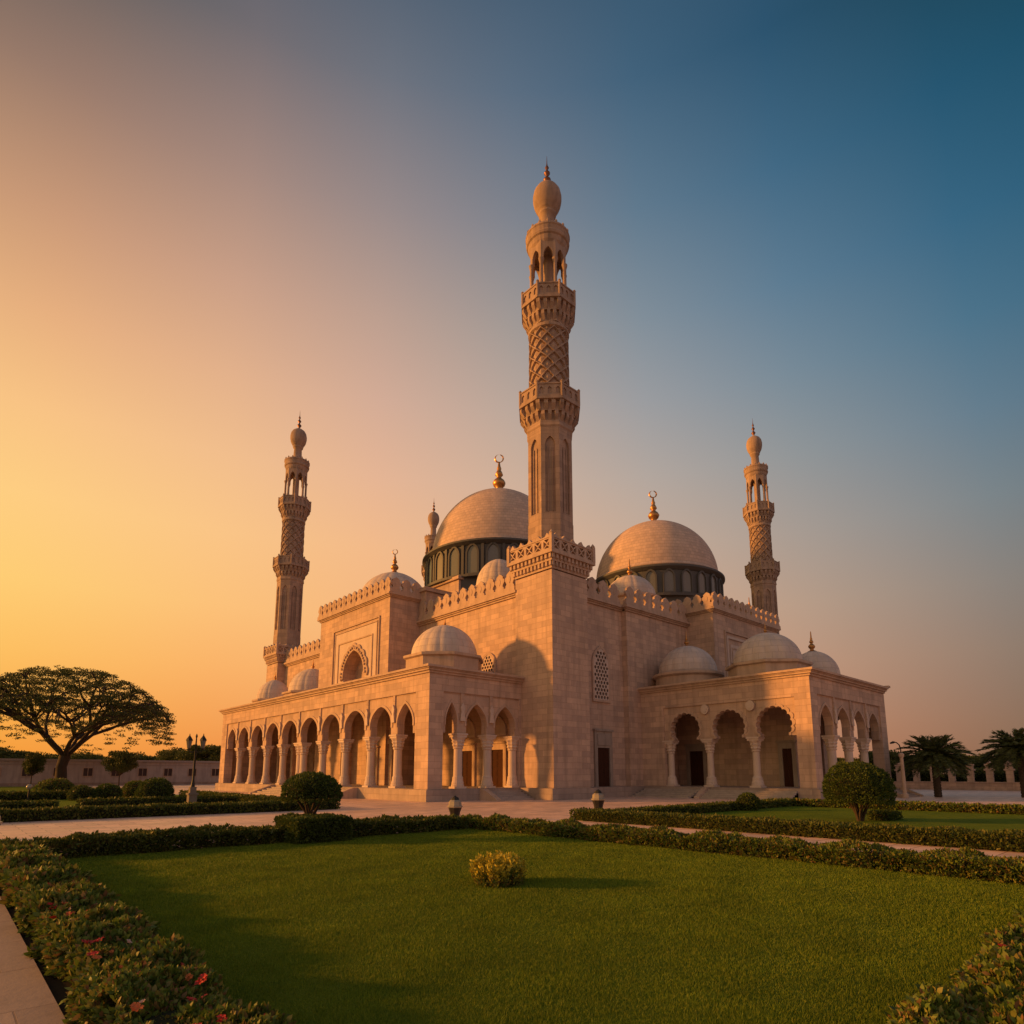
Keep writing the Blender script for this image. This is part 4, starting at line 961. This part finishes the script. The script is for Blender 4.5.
def bush_tree(name, h, r, seed, nb=26, flat=.55, trunk=.3):
    root = bpy.data.objects.new(name, None); COL.objects.link(root); rr = random.Random(seed); b = MB(); pads = []
    b.tube([(0,0,-.2),(rr.uniform(-.1,.1)*h*.2,0,h*trunk),(0,0,h*.7)], [h*.028,h*.02,h*.01], 7)
    for i in range(nb):
        a = rr.uniform(0, 6.28); q = math.sqrt(rr.random())*r*.8; z = h*(trunk+.12)+rr.random()*(h*(1-trunk-.25))*(1-(q/r)**2*.6); x, y = q*math.cos(a), q*math.sin(a)
        pads.append((x, y, z, r*rr.uniform(.22, .42))); b.tube([(0,0,h*trunk), (x*.5, y*.5, (z+h*trunk)/2), (x, y, z)], [h*.012, h*.008, h*.004], 5)
    t_ = b.build('trunk', BARK); t_.parent = root; t_.location = (0,0,0)
    V, F = tree_crown(pads, .26, 420/ (r*.35), LEAFT, flat); o = fast_mesh('crown', V, F, LEAFT); o.parent = root; o.location = (0,0,0)
    return root
protos = [bush_tree('background_tree', 6, 3.6, 31), bush_tree('background_tree', 6, 2.9, 32, 20, .7), bush_tree('background_tree', 5, 4.2, 33, 34, .45)]
def ray_xy(u, depth):
    lat = (u-512)/634.6*depth; return (depth*ca+lat*sa, depth*sa-lat*ca)
used = set()
def put_tree(u, depth, h, k, lab, group=None, sx=1.0, rot=0):
    src = protos[k]
    if k in used: o = copy_tree(src)
    else: o = src; used.add(k)
    x, y = ray_xy(u, depth); s = h/(5 if k == 2 else 6); o.location = (x, y, -.05); o.scale = (s*sx, s*sx, s); o.rotation_euler = (0, 0, rot)
    return tag(o, lab, 'tree', group)
put_tree(120, 90, 5.9, 0, 'dense small tree before the long low building right of the great tree', sx=.62)
put_tree(32, 88, 5.6, 1, 'slim small tree before the long low building left of the great tree', sx=.55, rot=1)
GB = 'trees beyond the long low building'; rr = random.Random(9)
def placed(i, names, side): return names[i]
us = [(-30,142,9,2,1.1),(12,145,8.2,0,1.0),(52,148,7.6,1,1.0),(86,146,7.2,2,.9),(135,160,7.4,2,1.1),(163,158,7.6,0,.8),(178,142,8,2,.8),(206,138,9.2,0,1.0),(228,145,8.6,1,1.0)]
ls = ['leftmost background tree showing over the roof of the long low building','rounded background tree over the roof left of the great tree trunk','low background tree just left of the great tree trunk','low background tree just right of the great tree trunk','wide low tree far behind the roof right of the small dense tree','thin treetop over the roof left of the twin lamp','bushy treetop over the roof directly behind the twin lamp','tall treetop over the roof between the twin lamp and the mosque','background treetop close to the left corner of the mosque']
for i, (u, d, h, k, s) in enumerate(us): put_tree(u, d, h, k, ls[i], GB, s, rr.uniform(0, 6))
GR = 'trees beyond the pierced boundary wall'
us = [(886,104,6.6,0,.9),(902,112,5.8,2,.9),(925,106,5.6,1,1.1),(960,118,6.4,0,1.1),(984,110,5.6,2,1.0),(1004,104,5.0,1,1.0),(1032,108,6.0,2,1.1),(835,150,6.5,0,1.0),(866,140,6.0,2,1.0)]
ls = ['tall tree beyond the boundary wall right beside the mosque wall','tree beyond the boundary wall behind the single lamp post','tree beyond the boundary wall left behind the nearer palm','rounded tree beyond the wall right behind the nearer palm','wide low tree beyond the wall between the two palms','low tree beyond the wall left of the palm at the picture edge','tree beyond the wall at the right picture edge','distant tree seen through the right porch arches','distant tree seen through the last right porch arch']
for i, (u, d, h, k, s) in enumerate(us): put_tree(u, d, h, k, ls[i], GR, s, rr.uniform(0, 6))

def palm_mesh(nf, Lf, seed):
    rr = random.Random(seed); P_ = []; D_ = []; b = MB()
    for i in range(nf):
        a = i*2.39996+rr.uniform(-.2,.2); el = R(72) - (i/nf)**.85*R(86) + rr.uniform(-.1,.1); d = Vector((math.cos(a)*math.cos(el), math.sin(a)*math.cos(el), math.sin(el))); p = Vector((0,0,0)); pts = [p.copy()]
        n = 26; l = Lf*rr.uniform(.85, 1.08)*(.72+.28*min(1, i/nf*2.2))
        for k in range(n):
            d = (d+Vector((0,0,-.026-.022*k/n))).normalized(); p = p+d*l/n; pts.append(p.copy())
            if k > 2:
                side = d.cross(Vector((0,0,1))); side = side.normalized() if side.length > .01 else Vector((1,0,0))
                for sg in (-1, 1):
                    for q in (0, .5):
                        P_.append(p-d*(l/n*q)); D_.append(side*sg*.8+d*.75+Vector((0,0,.22)))
        b.tube([pts[0], pts[8], pts[16], pts[-1]], [.04,.03,.02,.008], 4, 0)
    P_ = np.array(P_); D_ = unit(np.array(D_)); V, F = leaf_arrays(P_, D_, np.full(len(P_), .50), .12, .11, .2, .10)
    Vb = np.array([tuple(v) for v in b.v]); Fb = []
    for f in b.f:
        for j in range(1, len(f)-1): Fb.append((f[0], f[j], f[j+1]))
    return combine([(V, F, 0), (Vb, np.array(Fb), 0)])
def palm(u, depth, h, Lf, seed, lab):
    x, y = ray_xy(u, depth); root = empty('palm_tree', (x, y, 0), lab, 'palm tree', None)
    b = MB(); prof = []
    for k in range(29): z = h*k/28; prof.append((.29*(1-.12*k/28)*(1.10 if k % 2 else .94), z))
    prof = [(.5, -.1)] + prof + [(.45, h+.15), (.2, h+.4)]
    b.lathe(prof, 0, 0, 0, 12, smooth=False); t_ = b.build('trunk', BARK); t_.parent = root; t_.location = (0,0,0)
    V, F, mi = palm_mesh(84, Lf, seed); V[:, 2] += h+.25; o = fast_mesh('crown', V, F, LEAFP); o.parent = root; o.location = (0,0,0)
    return root
palm(936, 53.4, 3.05, 2.75, 3, 'palm tree with a full dark crown standing on the plaza right of the mosque')
palm(1023, 52, 3.55, 2.75, 6, 'palm tree cut by the right edge of the picture')

# ------------------------------------------------------------------ boundary wall, long building
BW = empty('boundary_wall', (92.5, -40, 0), 'pinkish pierced boundary wall with square posts beyond the plaza on the right', 'wall')
b = MB(); b.box(92.15, 92.65, -70, 33.5, -.1, .85); b.box(92.05, 92.75, -70, 33.5, .85, .98); b.box(91.9, 92.9, -70, 33.5, -.1, .25); wb = b.build('wall_base', STONE, BW)
posts = np.arange(-68, 33.4, 1.9); pm = None
b = MB(); b.box(-.22, .22, -.34, .34, .98, 3.0); b.box(-.28, .28, -.5, .5, 2.3, 2.5); b.box(-.3, .3, -.42, .42, 2.9, 3.08); b.lathe([(.22, 0), (.32, .12), (.2, .28), (.03, .38)], 0, 0, 3.08, 8, smooth=False)
p0 = b.build('post', STONE, BW); p0.location = Vector((92.4, posts[-1], 0)) - WORLD(BW)
for y in posts[:-1]: o = p0.copy(); COL.objects.link(o); o.parent = BW; o.location = Vector((92.4, y, 0)) - WORLD(BW)
b = MB(); b.box(93.4, 95.2, -70, 33, -.1, 2.6)
hedge(94.2, 95.6, -60, 33, 2.3, 'tall dark hedge standing behind the pierced boundary wall', .16, 260, LEAFT, None, .2, 40, 41)
LB = empty('long_building', (5, 128, 0), 'long low pale building with small dark windows behind the left garden', 'building')
b = MB(); b.box(-40, 75, 128, 136, -.1, 4.0); b.build('wall', stone('plaster_wall', (.50, .42, .38), blocks=False), LB)
b = MB(); b.box(-40.3, 75.3, 127.7, 136.3, 4.0, 4.35); b.box(-40, 75, 127.9, 136, 3.4, 3.52); b.build('roof', plain('parapet_band', (.40, .33, .29), .9), LB)
b = MB(); b.box(-40, 75, 127.9, 128.1, -.1, .45); b.build('plinth', PLINTH, LB)
for x in np.arange(-30, 40, 4.1):
    b = MB(FY(128)); b.plate([rect(x-.78, x+.78, 1.45, 3.0), rect(x-.65, x+.65, 1.57, 2.88)], -.02, .12); b.plate([rect(x-.04, x+.04, 1.57, 2.88)], 0, .08); wn = b.build('window', TRIM, LB)
    b = MB(FY(128)); b.plate([rect(x-.65, x+.65, 1.57, 2.88)], -.02, .03); b.build('pane', plain('dark_window', (.05, .035, .04), .3) if x < -28 else bpy.data.materials['dark_window'], wn)

# ------------------------------------------------------------------ lamps
def twin_lamp(x, y, lab):
    root = empty('street_lamp', (x, y, 0), lab, 'lamp')
    b = MB(); b.box(-.26,.26,-.26,.26,-.05,.12); b.box(-.19,.19,-.19,.19,.12,.85); b.box(-.24,.24,-.24,.24,.85,.95); b.box(-.15,.15,-.15,.15,.95,1.25); p = b.build('pedestal', plain('weathered_pedestal', (.20, .16, .13), .85)); p.parent = root; p.location = (0,0,0)
    b = MB(); b.lathe([(.11,1.25),(.08,1.45),(.055,1.6),(.05,3.3),(.07,3.35),(.04,3.45),(.03,3.75),(.06,3.85),(.01,3.98)], 0, 0, 0, 10)
    for s in (-1, 1):
        b.tube([(0,0,3.1), (s*.12*sa,-s*.12*ca,3.0), (s*.30*sa,-s*.30*ca,3.05), (s*.36*sa,-s*.36*ca,3.22)], .035, 6)
    p = b.build('pole', IRON); p.parent = root; p.location = (0,0,0)
    for s in (-1, 1):
        b = MB(); b.lathe([(.05,0),(.09,.05),(.15,.42),(.13,.42)], s*.36*sa, -s*.36*ca, 3.2, 6, smooth=False); l = b.build('lantern', DGLASS); l.parent = root; l.location = (0,0,0)
        b = MB(); b.lathe([(.18,0),(.16,.06),(.07,.2),(.03,.26),(.015,.36)], s*.36*sa, -s*.36*ca, 3.62, 6, smooth=False); b.lathe([(.02,-.09),(.07,-.02),(.06,.03)], s*.36*sa, -s*.36*ca, 3.2, 6); c = b.build('cap', IRON); c.parent = l; c.location = (0,0,0)
    return root
twin_lamp(9.9, 35.3, 'twin lantern lamp post on a stone pedestal in the left garden')
x, y = ray_xy(903, 51); root = empty('street_lamp', (x, y, 0), 'single arm lamp post beside the right end of the mosque', 'lamp')
b = MB(); b.lathe([(.26,-.05),(.26,.3),(.15,.4),(.13,3.2),(.2,3.3),(.22,3.5),(.1,3.6)], 0, 0, 0, 12, smooth=False); p = b.build('pole', TRIM); p.parent = root; p.location = (0,0,0)
b = MB(); b.tube([(0,0,3.55),(0,0,3.95),(-.1*sa,.1*ca,4.25),(-.3*sa,.3*ca,4.42),(-.42*sa,.42*ca,4.44)], .045, 6); b.tube([(-.40*sa,.40*ca,4.45),(-.55*sa,.55*ca,4.44),(-.80*sa,.80*ca,4.36)], [.05,.10,.06], 8); p = b.build('lamp_arm', IRON); p.parent = root; p.location = (0,0,0)
def pot_lamp(x, y, s, lab):
    root = empty('lantern_bollard', (x, y, 0), lab, 'lantern', 'tapered lantern bollards'); root.scale = (s, s, s)
    b = MB(); b.lathe([(.14,-.02),(.17,.02),(.18,.06),(.22,.30),(.29,.50)], 0, 0, 0, 8, smooth=False); q = b.build('body', IRON); q.parent = root; q.location = (0,0,0)
    b = MB(); b.lathe([(.29,.50),(.33,.53),(.33,.57),(.28,.59),(.26,.76),(.18,.82)], 0, 0, 0, 8, smooth=False); q = b.build('glass_band', LGLASS); q.parent = root; q.location = (0,0,0)
    b = MB(); b.lathe([(.18,.82),(.17,.85),(.13,.93),(.06,.96),(.02,1.0)], 0, 0, 0, 8, smooth=False); q = b.build('cap', IRON); q.parent = root; q.location = (0,0,0)
pot_lamp(16.4, 21.6, 1.0, 'tapered lantern bollard behind the middle of the front lawn hedge')
pot_lamp(25.5, 21.4, 1.12, 'tapered lantern bollard at the left end of the right hedge, before the brown door')
pot_lamp(1.38, 24.5, .86, 'tapered lantern bollard cut by the left edge of the picture')
x, y = ray_xy(31, 45); root = empty('garden_light', (x, y, 0), 'small white headed bollard light in the left garden', 'lamp')
b = MB(); b.lathe([(.06,-.02),(.05,.8)], 0, 0, 0, 8); q = b.build('post', IRON); q.parent = root; q.location = (0,0,0)
b = MB(); b.lathe([(.05,.8),(.17,.9),(.19,1.02),(.12,1.15),(.02,1.2)], 0, 0, 0, 12); q = b.build('lamp_head', LGLASS); q.parent = root; q.location = (0,0,0)
for o in bpy.data.objects:
    if o.name.startswith('background_tree') and not o.get('label'): pass
